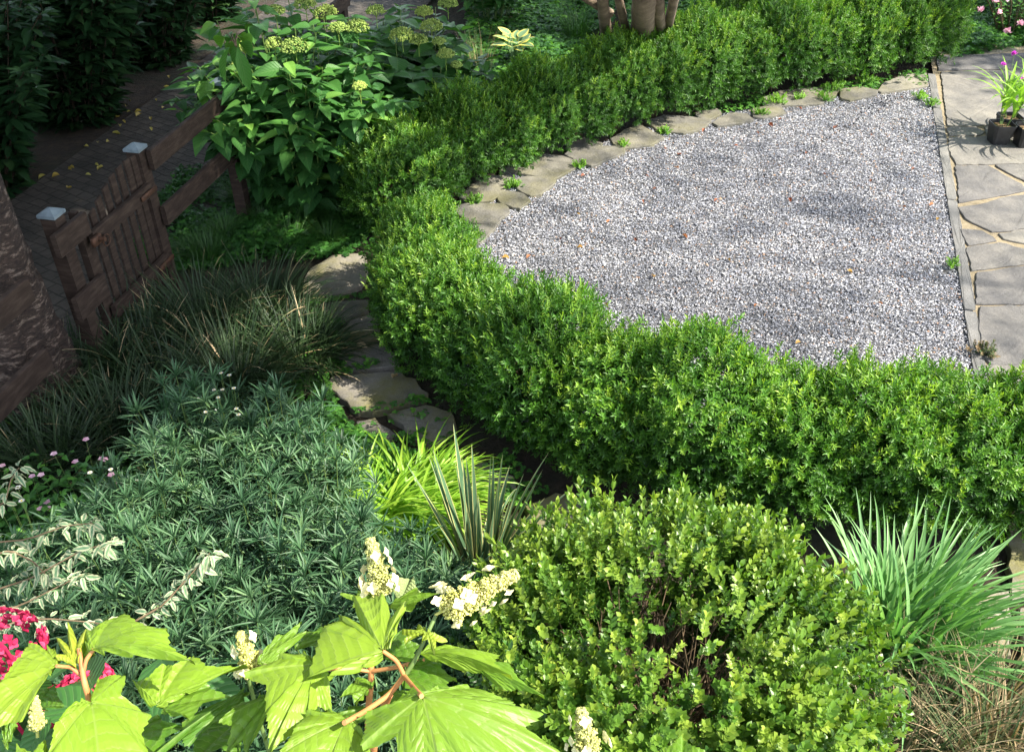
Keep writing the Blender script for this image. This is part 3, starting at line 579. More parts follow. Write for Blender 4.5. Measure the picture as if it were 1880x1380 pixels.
a = rng.uniform(0, 6.28, 10); ribbons(mb, np.zeros((10, 3)), a, rng.uniform(.35, .5, 10), rng.uniform(.018, .024, 10), rng.uniform(.5, .9, 10), rng.uniform(.6, 1.6, 10), 8, rng.uniform(0, 1, 10), 0, 1.6, .3, prof=swp)
mb.build('blades', M_yuc, root)
q = G(1645, 1185, .05)
clump('strap_leaved_plant', q, 'fresh green strap-leaved clump beside the boxwood on the right', 'plant', M_day, 330, (.36, .68), (.017, .030), .13, (.0, .75), (.2, 1.3), 9, (.5, .2), 0, .45, twist=.25, power=2, azbias=-.2)
for (px, py, L, lab) in ((1700, 1330, .36, 'dry brown and green grass clump in the bottom right corner'), (1830, 1290, .36, 'dry tan grass clump at the right edge below the strap leaves'), (1830, 1400, .34, 'dry grass clump cut by the bottom right edges'), (1640, 1420, .32, 'dark half dry grass clump beside the boxwood foot')):
    q = G(px, py, .05); clump('dry_grass_clump', q, lab, 'grass clump', M_dead, 330, (L * .6, L * 1.4), (.004, .0075), .13, (.1, 1.1), (.3, 1.3), 6, (.42, .26), .2, .3, 'dry grass clumps at bottom right')

# ------------------------------------------------------------------ ground cover (uncountable)
def cover(name, polys, dens, mat, label, size=(.018, .03), hmax=.10, tint=(.45, .2), avoid=True):
    mb = MB(); TR = []
    for a in (0, 2.1, 4.2):
        for V in LEAF4V * [.9, .9, 1]: TR.append((V[0] * math.cos(a) - V[1] * math.sin(a), V[0] * math.sin(a) + V[1] * math.cos(a), V[2]))
    TV = np.array(TR); TF = np.concatenate([LEAF4F + 5 * i for i in range(3)]); 
    for poly, dm in polys:
        W = np.array([G(*q_)[:2] for q_ in poly]); lo, hi = W.min(0), W.max(0); n = int((hi - lo).prod() * dens * dm); P = rng.uniform(lo, hi, (n, 2)); P = P[inside(P, W)]
        cl = np.sin(P[:, 0] * 9 + P[:, 1] * 3) * np.cos(P[:, 1] * 8 - P[:, 0] * 4); P = P[cl + rng.normal(0, .5, len(P)) > -.35]
        for sp_, _, _ in STEP[:12]:
            c_ = np.array([G(*q_)[:2] for q_ in sp_]); P = P[~(inside(P, c_) & (rng.random(len(P)) < (.97 if name == 'ground_cover' else .8)))]
        n = len(P)
        z = rng.uniform(.01, hmax, n) * (.6 + .4 * np.sin(P[:, 0] * 7)); d = nrm(np.c_[rng.normal(0, 1, (n, 2)), rng.normal(0, .15, n)]); up = nrm(np.c_[rng.normal(0, .35, (n, 2)), np.ones(n)])
        inst(mb, TV, TF, np.c_[P, z], frames(d, up), rng.uniform(*size, n), np.clip(rng.normal(*tint, n), 0, 1))
    return tag(mb.build(name, mat), label, None, None, 'stuff')
cover('ground_cover', [([(560, 560), (640, 600), (600, 700), (640, 790), (720, 830), (900, 860), (860, 940), (600, 900), (420, 760), (480, 690), (560, 690)], 1.0), ([(-60, 800), (300, 780), (560, 900), (300, 1100), (-200, 1100)], .9)], 9000, M_clov, 'low clover and weeds between the beds and stepping stones')
cover('shade_ground_cover', [([(330, 330), (450, 310), (620, 310), (700, 420), (690, 470), (560, 480), (300, 500), (240, 470)], 1.0)], 7000, M_clov, 'low leafy ground cover in the shade by the hydrangea', hmax=.12, tint=(.2, .18))
cover('far_ground_cover', [([(780, 150), (860, 90), (1040, 40), (1100, 90), (900, 190), (780, 230)], 1.0), ([(860, 90), (850, -60), (1150, -60), (1120, 60)], .8), ([(1150, 60), (1150, -80), (1960, -80), (1960, 70), (1760, 110), (1700, 90)], .9)], 3500, M_clov, 'low leafy ground cover behind the rear hedge', size=(.025, .05), hmax=.16, tint=(.5, .25))
cover('joint_weeds', [([(1560, 168), (1700, 160), (1700, 130), (1300, 195), (1250, 225), (1560, 172)], .5), ([(560, 548), (680, 543), (680, 552), (560, 562)], 1.2), ([(600, 640), (640, 640), (700, 676), (640, 690), (600, 680)], .8), ([(650, 750), (780, 730), (850, 800), (800, 850), (640, 850)], .55), ([(930, 830), (1010, 900), (960, 940), (860, 880)], .8)], 5000, M_clov, 'small weeds growing in the stone joints', size=(.014, .026), hmax=.05, tint=(.6, .2))

# bushy weeds on the edging stones
WV, WF, WT = sprig_template(14, .05, .022, .013, 1.1, whorl=3, seed=9)
WD = [(1110, 245, 1.3, 'large bushy weed over the small brown flagstone'), (1426, 188, 1.5, 'brightest lime weed, on a sunlit flagstone'), (1396, 210, .9, 'lime weed beside the brightest one'), (1528, 165, 1.2, 'lime weed between long and short flagstones'),
      (1540, 157, .8, 'little weed at the hedge foot near the kerb'), (1590, 150, 1.4, 'leafy weed sprawling over the far edging near the kerb'), (1466, 182, .7, 'small sprig on the long sunlit flagstone'), (1516, 184, .9, 'weed at the gravel edge of the long flagstone'),
      (1688, 180, .8, 'weed in the gravel just off the kerb'), (1710, 192, .8, 'dark green weed rooted against the kerb'), (960, 305, .55, 'tiny sprig on the large dark flagstone'), (1066, 306, .7, 'weed where two edging flagstones meet'),
      (1145, 268, .6, 'thin sprig at the corner of the tan flagstone'), (940, 342, 1.0, 'weed between the brownish and pale flagstones'), (1218, 244, .7, 'weed below the oval flagstone'), (1750, 488, .5, 'tiny bright weed against the kerb mid way'), (1806, 648, .9, 'dry grassy weed in the kerb joint near the hedge'),
      (870, 372, .8, 'weed on the stone edge under the hedge end')]
for px, py, s_, lab in WD:
    q = G(px, py, .02); n = int(36 * s_ + 8); mb = MB(); d = rdir(n, .0); P = d * [.075 * s_, .06 * s_, .035 * s_] * rng.uniform(.2, 1, (n, 1))
    inst(mb, WV, WF, P, frames(nrm(d + [0, 0, .8]), rdir(n)), rng.uniform(.35, .9, n), rng.normal(.3, .25, n), WT)
    for p_ in P: tube(mb, [(0, 0, -.015), p_ * .5, p_], [.0018, .0014, .001], 3, .3, cap=False)
    o = mb.build('weed', M_weed if 'dry' not in lab else M_dead); o.location = (q[0], q[1], .02); tag(o, lab, 'weed', 'weeds along the flagstone edging')

# fallen leaves
def leafthing(name, mat, spots, label, grp, size, h, tv):
    V, F, L = leafgrid(ellip, 5, 2, .35, .15, .1, cup=-.6); first = None
    for i, (px, py) in enumerate(spots):
        q = G(px, py, h)
        mb = MB() if i % 3 == 0 else None
        if mb is not None:
            inst(mb, V, F, np.zeros((1, 3)), np.eye(3)[None], np.array([[1, 1, 1.]]), tv[(i // 3) % len(tv)], luv=L); o = mb.build(name, mat); first = o
        else: o = first.copy(); sc.collection.objects.link(o)
        o.location = (q[0], q[1], h + .005); o.rotation_euler = (rng.normal(0, .3), rng.normal(0, .3), rng.uniform(0, 6.28)); s_ = rng.uniform(*size); o.scale = (s_ * 1.1, s_, s_)
        tag(o, label, 'leaf', grp)
rs = [(1180, 368), (1185, 322), (1222, 273), (1205, 345), (1066, 325), (1244, 285), (1246, 310), (1252, 432), (1114, 411), (1070, 455), (935, 475), (1065, 395), (1318, 367), (1452, 372), (1412, 227), (1388, 244), (1435, 219), (1466, 198), (1530, 238), (1601, 247), (1652, 178), (1663, 382), (1715, 375), (1446, 484), (1460, 632), (1242, 640), (1555, 498), (1290, 244), (1348, 268), (1165, 438), (1110, 560), (1300, 590), (1510, 320), (1600, 330), (1680, 310), (1000, 500), (975, 470), (1390, 560), (1620, 560), (1200, 510), (1340, 480), (1720, 400), (1480, 280), (1030, 440)]
leafthing('fallen_leaf', M_litter, rs, 'small reddish brown fallen leaf lying on the grey gravel', 'fallen leaves on the gravel', (.025, .05), .012, (.4, .1, .6, .9, .3))
ys = [(125, 312), (110, 322), (137, 310), (157, 322), (190, 307), (175, 302), (218, 230), (225, 222), (232, 196), (278, 222), (302, 198), (333, 199), (275, 235), (84, 322), (206, 245), (260, 205), (285, 183), (300, 160), (122, 345), (250, 215), (182, 7 + 60), (155, 270), (180, 262), (240, 205), (213, 216), (240, 185), (195, 262), (312, 140)]
leafthing('yellow_leaf', M_yleaf, ys, 'small yellow fallen leaf lying on the dark brick path', 'yellow leaves on the brick path', (.03, .07), .0, (.3, .8, .5))
leafthing('dry_leaf', M_dead, [(720, 695)], 'curled dry leaf lying on the wide dark stepping stone', None, (.05, .06), .02, (.9,))
leafthing('dry_leaf', M_dead, [(655, 632)], 'tan dry leaf in the joint above the blue-grey stepping stone', None, (.06, .07), .02, (.9,))

# ------------------------------------------------------------------ fence, gate
wood = plain('weathered_fence_wood', [(.25, (.016, .010, .008)), (.5, (.036, .023, .017)), (.75, (.075, .052, .039))], .85, 9, .25, .5, .004, sc3=(1, 1, 5))
woodtop = plain('mossy_grey_wood', [(.3, (.07, .06, .035)), (.7, (.16, .14, .09))], .9, 20, .2, .5)
capm = plain('pale_blue_metal_cap', [(.3, (.10, .135, .16)), (.7, (.20, .25, .28))], .45, 20, .5, .1)
iron = plain('rusty_iron', [(.3, (.03, .018, .012)), (.7, (.12, .05, .025))], .7, 40, .5, .3, metal=.3)
FD = PD; FN = -PN     # FN points to the garden side
def FP_(t_, off, z): return PA + FD * t_ + FN * off + np.array([0, 0, z])
def post(root, t_, h=.955):
    mb = MB(); box(mb, FP_(t_, 0, h / 2 - .03), (.078, .078, h + .06), FD); p = mb.build('post', wood, root, smooth=False)
    c = MB(); z0 = h; s_ = .047
    V = [FP_(t_, 0, 0) + FD * i * s_ + FN * j * s_ + np.array([0, 0, zz]) for zz in (z0 - .012, z0 + .004) for i, j in ((-1, -1), (1, -1), (1, 1), (-1, 1))] + [FP_(t_, 0, z0 + .03)]
    c.add(V, [[0, 1, 5, 4], [1, 2, 6, 5], [2, 3, 7, 6], [3, 0, 4, 7], [3, 2, 1, 0]]).add(V, [[4, 5, 8], [5, 6, 8], [6, 7, 8], [7, 4, 8]]); c.build('post_cap', capm, p, smooth=False); return p
def rail(root, t0, t1, z0, z1, off=.066, nm='rail'):
    mb = MB(); c = FP_((t0 + t1) / 2, off, (z0 + z1) / 2); box(mb, c, (t1 - t0, .030, z1 - z0), FD); return mb.build(nm, wood, root, smooth=False)
fr = thing('garden_fence', (0, 0, 0), 'brown wooden two-rail fence running from the gate post into the hydrangea', 'fence')
post(fr, .79); post(fr, 1.84); post(fr, 2.95); post(fr, 4.1)
for z0, z1 in ((.82, .935), (.48, .60)): rail(fr, .80, 1.84, z0, z1); rail(fr, 1.845, 2.95, z0, z1); rail(fr, 2.955, 4.1, z0, z1)
fl = thing('garden_fence', (0, 0, 0), 'brown wooden fence section with capped post between the big trunk and gate', 'fence')
post(fl, 0.0); 
for z0, z1 in ((.78, .90), (.42, .55)): rail(fl, -.12, .14, z0, z1)
mb = MB(); box(mb, FP_(.128, .02, .45), (.03, .04, .9), FD); mb.build('latch_post', wood, fl, smooth=False)
f3 = thing('garden_fence', (0, 0, 0), 'brown wooden fence rails left of the big trunk at the photo edge', 'fence')
rail(f3, -1.5, -.40, .72, .84, .09); rail(f3, -1.5, -.44, .36, .48, .09); post(f3, -1.2)
gt = thing('garden_gate', (0, 0, 0), 'brown slatted garden gate with curved top and diagonal-looking cross rail', 'gate')
gs = [(.185, .865), (.262, .925), (.340, .955), (.418, .97), (.496, .965), (.574, .955), (.652, .93), (.716, .895)]
gs = [(.185, .80), (.262, .835), (.340, .87), (.418, .90), (.496, .925), (.574, .94), (.652, .945), (.716, .935)]
for i, (tt, hh) in enumerate(gs):
    mb = MB(); w_ = .047; V = []
    dh = (gs[min(i + 1, 7)][1] - gs[max(i - 1, 0)][1]) / 2 * .5
    for o_ in (0, .013):
        for a_, z_ in ((-w_ / 2, .14), (w_ / 2, .14), (w_ / 2, hh + dh / 2), (-w_ / 2, hh - dh / 2)): V.append(FP_(tt + a_, o_ + .012, z_))
    mb.add(V, [[0, 1, 2, 3], [7, 6, 5, 4], [0, 4, 5, 1], [1, 5, 6, 2], [2, 6, 7, 3], [3, 7, 4, 0]], rng.uniform(.3, .7)); mb.build('slat', wood, gt, smooth=False)
rr = rail(gt, .155, .745, .70, .775, .058, 'cross_rail'); rail(gt, .155, .745, .26, .335, .058, 'cross_rail')
mb = MB(); box(mb, FP_(.15, .085, .735), (.07, .02, .05), FD); tube(mb, [FP_(.16, .09, .74), FP_(.16, .13, .74)], .012, 8)
an = np.linspace(0, 2 * np.pi, 13); tube(mb, [FP_(.22 + .03 * math.cos(x), .09, .70 + .03 * math.sin(x)) for x in an], .004, 6, cap=False); mb.build('latch', iron, gt)
for zz in (.735, .30): mb = MB(); box(mb, FP_(.69, .082, zz), (.16, .008, .03), FD, bev=.002); mb.build('hinge', iron, gt)

# ------------------------------------------------------------------ big trunk
m, t, b = newmat('peeling_bark'); pos = N(t, 'ShaderNodeTexCoord').outputs['Object']
n1 = noise(t, 15, 8, .68, vec=pos, sc3=(1, 1, 3.0)); n2 = noise(t, 55, 5, .65, vec=pos, sc3=(1, 1, 2))
c = ramp(t, n1, [(.30, (.030, .018, .014)), (.47, (.07, .044, .034)), (.55, (.10, .066, .05)), (.58, (.27, .20, .16)), (.74, (.42, .34, .28))])
c = mixc(t, 1.0, c, ramp(t, n2, [(.3, (.35, .35, .35)), (.62, (1.25, 1.2, 1.15))]), 'MULTIPLY')
t.links.new(c, b.inputs['Base Color']); b.inputs['Roughness'].default_value = .9; bump(t, math_(t, 'ADD', n1, math_(t, 'MULTIPLY', n2, .6)), b, 1, .07)
def trunk(root, pts, rad, mat, sides=28, rough=.03, name='trunk'):
    pts = np.array(pts, float); tt = np.linspace(0, 1, len(pts)); q = np.linspace(0, 1, 60)
    P = np.stack([np.interp(q, tt, pts[:, i]) for i in range(3)], -1); r_ = np.interp(q, tt, rad); mb = MB(); tube(mb, P, r_, sides)
    V = mb.V[0]; c_ = np.repeat(P, sides, 0); d_ = V - c_; a_ = np.arctan2(d_[:, 1], d_[:, 0])
    k_ = 1 + rough * (np.sin(a_ * 5 + V[:, 2] * 2) + .7 * np.sin(a_ * 9 - V[:, 2] * 5) + .6 * rng.normal(0, 1, len(V))); mb.V[0] = c_ + d_ * k_[:, None]
    return mb.build(name, mat, root)
def canopy(root, centers, mat, nl=34, r=.34, ls=(.09, .15), name='crown', tv=.5):
    V, F, L = leafgrid(ellip, 3, 1, .2, .2); mb = MB(); C = np.repeat(np.array(centers), nl, 0); n = len(C)
    P = C + rdir(n) * rng.uniform(0, 1, (n, 1)) ** .5 * [r, r, r * .7]
    s_ = rng.uniform(*ls, n); inst(mb, V, F, P, frames(rdir(n, -.5), nrm(rng.normal(0, .5, (n, 3)) + [0, 0, 1])), np.stack([s_ * 1.2, s_, s_], -1), tv + rng.normal(0, .15, n))
    return mb.build(name, mat, root)
big = thing('bark_tree', (-2.50, 3.80, 0), 'big tree with rough peeling reddish brown bark at the left edge, beside the fence', 'tree')
trunk(big, [(0, 0, -.05), (0, 0, .12), (.0, 0, .45), (-.01, 0, 1.2), (-.06, .03, 2.6), (-.1, .05, 4.6)], [.33, .265, .228, .21, .18, .14], m, 40, .045)
M_crown = leafmat('tree_crown', [(0, (.02, .06, .015)), (1, (.08, .18, .03))], .5, .25)
cs = []
while len(cs) < 760:
    q = np.array([rng.uniform(-8.5, .3), rng.uniform(1.2, 12.5), rng.uniform(3.5, 7.8)])
    if ((q[0] + 4.1) / 4.4) ** 2 + ((q[1] - 6.8) / 5.6) ** 2 + ((q[2] - 5.4) / 2.6) ** 2 < 1: cs.append(q - [-2.44, 3.80, 0])
canopy(big, cs, M_crown, 40, .42)
lb = MB()
for i in range(14):
    q = cs[i * 50]; tube(lb, curve((-.08, .04, rng.uniform(2.9, 4.4)), q, .3, 8), np.linspace(.06, .012, 8), 6)
lb.build('limbs', m, big)

# multi-stem tree behind the rear hedge
smooth_bark = plain('smooth_tan_bark', [(.3, (.10, .075, .055)), (.55, (.22, .17, .12)), (.75, (.36, .29, .22))], .8, 6, .3, .5, .02, sc3=(1, 1, .6))
q = G(1178, 55, .75); ms = thing('multi_stem_tree', (q[0], q[1], 0), 'small tree with several smooth tan stems rising behind the rear hedge', 'tree')
def rel(px, py, hh): return G(px, py, hh) - np.array([q[0], q[1], 0])
mb0 = rel(1178, 55, .75)
for (a, c_, r0, r1) in (((1180, 60, .6), (1186, -60, 1.5), .105, .09), ((1112, 62, .6), (1100, -60, 1.5), .05, .04), ((1150, 62, .6), (1120, -70, 1.5), .035, .03), ((1212, 55, .65), (1206, -60, 1.5), .045, .04), ((1226, 50, .65), (1250, -60, 1.5), .04, .035), ((1120, 25, .9), (1020, -40, 1.35), .035, .03)):
    A_, C_ = rel(*a), rel(*c_); d_ = nrm(C_ - A_); base = A_ - d_ * ((A_[2] + .03) / max(d_[2], .25)) if a[2] < .8 else A_
    top = C_ + (C_ - A_) * 1.6; trunk(ms, [base, A_, C_, top], [r0 * 1.25, r0, r1, r1 * .7], smooth_bark, 12, .04)

# ------------------------------------------------------------------ unseen shade trees (right and behind), crowns laid out to cast the dappling
LIT = [(G(x_, y_, .5), r_) for x_, y_, r_ in ((330, 760, .07), (450, 780, .08), (560, 800, .07), (250, 880, .06), (400, 900, .07), (520, 930, .07), (660, 960, .08), (150, 1000, .07), (320, 1020, .06), (480, 1050, .07), (600, 1100, .08), (780, 1050, .1), (640, 500, .12), (610, 480, .12), (480, 560, .07), (640, 700, .05), (700, 350, .14), (760, 300, .12))]      # places the sun reaches: px, py, height, radius (m)
for v in ((650, 1090, 2.05, .5), (420, 1200, 2.0, .45), (180, 1200, 2.0, .45), (850, 1300, 2.0, .5), (900, 1080, 2.1, .4), (1050, 1330, 2.0, .3), (60, 1250, 2.0, .4), (300, 1330, 2.0, .4), (560, 1300, 2.0, .4),
          (1150, 990, 1.0, .45), (1350, 990, 1.0, .45), (1550, 1080, .9, .45), (1450, 1250, .8, .45), (1250, 1200, .8, .45), (1100, 1200, .8, .4), (950, 1150, .8, .35), (1600, 1000, .45, .5), (1750, 1100, .3, .5), (1700, 1300, .3, .5), (1850, 1200, .2, .5), (1880, 1000, .1, .5),
          (1300, 720, .6, .34), (1450, 720, .6, .36), (1600, 740, .6, .38), (1750, 760, .55, .42), (1880, 800, .5, .45), (1300, 860, .3, .2), (1500, 900, .3, .36), (1700, 920, .3, .42), (1850, 900, .3, .42), (1200, 680, .6, .2),
          (720, 860, .3, .22), (700, 930, .25, .22), (800, 900, .3, .2), (900, 900, .5, .25), (950, 1000, .3, .2),
          (880, 520, .6, .22), (960, 560, .6, .16), (1060, 600, .6, .12), (760, 430, .6, .12), (820, 400, .6, .12), (740, 300, .6, .12), (720, 370, .4, .15), (860, 230, .6, .10),
          (1220, 90, .65, .3), (1300, 80, .65, .35), (1120, 110, .6, .25), (1430, 60, .65, .25), (1530, 30, .65, .2), (1250, 150, .4, .15), (940, 110, .1, .5), (880, 140, .1, .4), (1000, 90, .1, .3), (1600, 60, .6, .12), (1000, 130, .6, .12),
          (640, 490, .02, .10), (590, 500, .02, .08), (440, 10, .0, .9), (460, 60, 0, .5),
          (1430, 205, 0, .16), (1500, 185, 0, .18), (1660, 170, 0, .25), (1640, 250, 0, .2), (1690, 290, 0, .28), (1550, 265, 0, .14), (1690, 340, 0, .2), (1640, 410, 0, .14), (1600, 605, 0, .13), (1720, 480, 0, .1), (1380, 240, 0, .12),
          (1300, 340, 0, .07), (1240, 290, 0, .08), (1850, 280, 0, .3), (1800, 330, 0, .22), (1870, 620, 0, .10), (1760, 250, 0, .14), (1860, 340, 0, .2), (1800, 60, 0, .2), (1830, 200, .3, .3),
          (650, 60, 1.3, .22), (560, 75, 1.3, .15), (740, 60, 1.2, .2), (500, 50, 1.3, .18), (600, 20, 1.4, .25), (700, 90, 1.2, .12), (860, 30, .6, .15)):
    LIT.append((G(v[0], v[1], v[2]), v[3]))
LP_ = np.array([a for a, _ in LIT]); LR_ = np.array([b_ for _, b_ in LIT])
cent = []; NC = 2000
while len(cent) < NC:
    g = np.array([rng.uniform(-7, 7.5), rng.uniform(1.7, 15), 0.])
    if g[1] < 3.0 and g[0] > .0: continue
    if g[1] > 12 and rng.random() < .5: continue
    hh = rng.uniform(5.2, 8.2); c_ = g + S * hh / S[2]
    v = LP_ - c_; along = v @ S; perp = np.linalg.norm(v - along[:, None] * S, axis=1)
    if np.any(perp < LR_ + .22): continue
    if -.3 < g[0] < 4.6 and 3.3 < g[1] < 9 and rng.random() < 1.1: continue
    cent.append(c_)
k = 0
while k < 800:  # extra unseen leaf clumps, placed to darken the fence side
    g = np.array([rng.uniform(-5.5, -.9), rng.uniform(2.6, 9.5), 0.]); hh = rng.uniform(5.2, 8.2); c_ = g + S * hh / S[2]
    v = LP_ - c_; along = v @ S; perp = np.linalg.norm(v - along[:, None] * S, axis=1)
    if np.any(perp < LR_ + .22): continue
    cent.append(c_); k += 1
cent = np.array(cent)
TB = [(9.5, -1.0), (10.5, 3.0), (11.0, 7.0), (9.0, 12.5), (3.0, 15.5)]
own = np.argmin([np.hypot(cent[:, 0] - x, cent[:, 1] - y) for x, y in TB], 0)
for i, (x, y) in enumerate(TB):
    cc = cent[own == i]
    if len(cc) < 3: continue
    r_ = thing('shade_tree', (x, y, 0), ['unseen spreading tree right of the patio, nearest the camera', 'unseen spreading tree right of the patio, second from the camera', 'unseen spreading tree right of the patio, third from the camera', 'unseen spreading tree beyond the far end of the patio', 'unseen spreading tree far behind the rear hedge'][i], 'tree', 'unseen trees with crowns set to shade the court')
    if i in (1, 2):
        hi_ = np.c_[rng.uniform(-.2, 3.3, 330), rng.uniform(3.3, 9.5, 330), np.zeros(330)]; hh_ = rng.uniform(10, 14, (330, 1)); hi_ = hi_ + S * hh_ / S[2]
        wv = np.sin(hi_[:, 0] * 1.9 + 1) * np.cos(hi_[:, 1] * 2.3) > -.25
        canopy(r_, hi_[wv] - [x, y, 0], M_crown, 9, .32, (.05, .10), 'dapple_crown')  # high leaf clumps added for soft mottled shade on the gravel
        st_ = MB(); tube(st_, [(0, 0, 6.5), (.1, 0, 9), (.3, 0, 12.5)], [.032, .02, .008], 6); st_.build('leader', smooth_bark, r_)
    trunk(r_, [(0, 0, -.05), (0, 0, 2), (.05, 0, 5), (0, 0, 7)], [.26, .2, .15, .06], smooth_bark, 14)
    canopy(r_, cc - [x, y, 0], M_crown, 42, .36, (.08, .14))
    lb = MB()
    for j in np.argsort(np.hypot(cc[:, 0] - x, cc[:, 1] - y))[:24:4]: tube(lb, curve((0, 0, rng.uniform(3, 6.0)), cc[j] - [x, y, 0], .4, 7), np.linspace(.03, .008, 7), 5)
    lb.build('limbs', smooth_bark, r_)

# ------------------------------------------------------------------ broad leaved shrubs
OV, OF, OL = leafgrid(ovate, 8, 3, .16, .28, .03); EV, EF, EL = leafgrid(lambda t: .17 * math.sin(math.pi * t ** .9) ** .7 + .002, 5, 1, .2, .2)
def broad(name, loc, label, rad, h, nst, Lr, mat, sm, tint=(.42, .15), Wm=1.0, lo=.25, step=.085, cat='shrub', lt=(OV, OF, OL), per=2):
    root = thing(name, (loc[0], loc[1], 0), label, cat); mb = MB(); st = MB()
    for i in range(nst):
        a = rng.uniform(0, 6.28); q_ = math.sqrt(rng.random()); b0 = np.array([math.cos(a) * q_ * rad * .3, math.sin(a) * q_ * rad * .3, -.03]); hh = h * (1 - .42 * q_ ** 2) * rng.uniform(.8, 1.06)
        tip = np.array([math.cos(a) * q_ * rad, math.sin(a) * q_ * rad, hh]); pts = curve(b0, tip, .08 * h * q_, 8, rng.normal(0, .03), (1, 0, 0)); tube(st, pts, np.linspace(.007, .003, 8), 5)
        L_ = np.linalg.norm(tip - b0); ts = np.arange(lo, 1.0, step / L_); ts = np.append(ts, [.99]); ts = np.repeat(ts, per); n_ = len(ts)
        P = np.stack([np.interp(ts, np.linspace(0, 1, 8), pts[:, c0]) for c0 in range(3)], -1)
        az = np.tile([0, np.pi] if per == 2 else np.arange(per) * 2 * np.pi / per, n_ // per) + np.repeat(np.arange(n_ // per) * 1.6, per) + rng.normal(0, .3, n_)
        el = rng.uniform(-.25, .45, n_); D = np.stack([np.cos(az) * np.cos(el), np.sin(az) * np.cos(el), np.sin(el)], -1); s_ = rng.uniform(*Lr, n_) * np.where(ts > .93, .62, 1)
        V, F, L = lt; inst(mb, V, F, P + D * .02, frames(D, nrm(np.array([0, 0, 1.]) + rng.normal(0, .22, (n_, 3)))), np.stack([s_ * Wm, s_, s_], -1), np.clip(rng.normal(tint[0], tint[1], n_) + .22 * (ts > .9), 0, 1), luv=L)
    mb.build('foliage', mat, root); st.build('stems', sm, root); return root
def dome(mb, c, r, n=150, flat=.55, mat=0, ax=(0, 0, 1), bl=.0045):
    d = rdir(n, .0); P = np.array(c) + d * [r, r, r * flat] * rng.uniform(.8, 1.05, (n, 1)) * (1 + .12 * np.sin(d[:, :1] * 9) * np.cos(d[:, 1:2] * 8)); inst(mb, OCTV, OCTF, P, frames(rdir(n), rdir(n)), rng.uniform(.6, 1.4, n) * bl, rng.normal(.5, .25, n), mat=mat)
def hyd_heads(root, spots):
    for px, py, hh, r_ in spots:
        c_ = G(px, py, hh) - np.array(root.location); mb = MB(); dome(mb, c_ - [0, 0, r_ * .3], r_, 420, .8, bl=.0055)
        k_ = 12; d = rdir(k_, .0); 
        for dd in d: tube(mb, [c_ - [0, 0, .05], c_ + dd * [r_ * .8, r_ * .8, r_ * .3]], [.0015, .001], 3, .3)
        tube(mb, [c_ - [0, 0, .12], c_ - [0, 0, .03]], [.003, .002], 4, .1); mb.build('flower_head', M_lac, root)
q = G(568, 362); h1 = broad('smooth_hydrangea', q, 'large hydrangea with domed lime flower heads, its left side overhanging the fence', .78, 1.36, 110, (.14, .22), M_hyd, M_stem, Wm=1.0, lo=.12, step=.10, tint=(.46, .17))
hyd_heads(h1, [(655, 48, 1.22, .075), (597, 22, 1.28, .08), (541, 84, 1.2, .085), (505, 18, 1.3, .06), (437, 122, 1.05, .055), (503, 78, 1.2, .055), (448, 85, 1.15, .055), (660, 157, 1.0, .042), (620, 50, 1.24, .055), (560, 5, 1.32, .07), (690, 18, 1.26, .06)])
q = G(750, 275); h2 = broad('smooth_hydrangea', q, 'hydrangea with broad heart-shaped leaves, right of the larger one', .66, 1.1, 60, (.14, .21), M_hyd, M_stem, Wm=1.35, tint=(.36, .13), lo=.08)
hyd_heads(h2, [(738, 63, 1.08, .085), (792, 46, 1.1, .075), (768, 72, 1.02, .06), (818, 98, .9, .06), (746, 217, .55, .062), (806, 75, .98, .045), (778, 20, 1.12, .06), (822, 4, 1.15, .07), (838, 118, .78, .04)])
q = G(900, 60); broad('leafy_shrub', q + [0, .5, 0], 'leafy shrub with pointed leaves behind the hydrangeas, left of the tan stems', .5, .95, 22, (.12, .17), M_hyd, M_stem)
q = G(640, -60); broad('leafy_shrub', q + [0, .9, 0], 'sunlit leafy shrub far behind the hydrangeas near the path bend', .8, 1.3, 30, (.13, .18), M_hyd, M_stem, tint=(.75, .15))
# branch hanging in from above the fence
q = G(440, 120, .3); r_ = thing('drooping_branch_plant', (q[0], q[1], 0), 'tall thin plant with long drooping leaves over the path by the third fence post', 'plant'); mb = MB(); st = MB()
top = G(432, 82, 1.45) - [q[0], q[1], 0]; tube(st, curve((0, 0, -.03), top, 0, 8, .05, (1, 0, 0)), np.linspace(.01, .006, 8), 5)
for (px, py, s_, mx) in ((385, 105, .24, 0), (415, 60, .26, 1), (475, 60, .22, 0), (450, 118, .24, 0), (350, 20, .26, 1), (480, 20, .24, 1), (400, 30, .2, 0), (430, 95, .2, 0), (460, 10, .2, 1)):
    e_ = G(px, py, 1.35) - [q[0], q[1], 0]; s0 = top + (e_ - top) * .2; tube(st, curve(top, s0 + [0, 0, .02], .02, 4), .003, 3)
    D = nrm(e_ - s0 + [0, 0, -.10])[None]; inst(mb, EV * [1, 1, 1.6], EF, s0[None], frames(D, np.array([0, -.3, 1.])), np.array([[s_ * .9, s_, s_]]), .55 + .3 * mx, luv=EL)
mb.build('foliage', M_hyd, r_); st.build('stems', M_twig, r_)
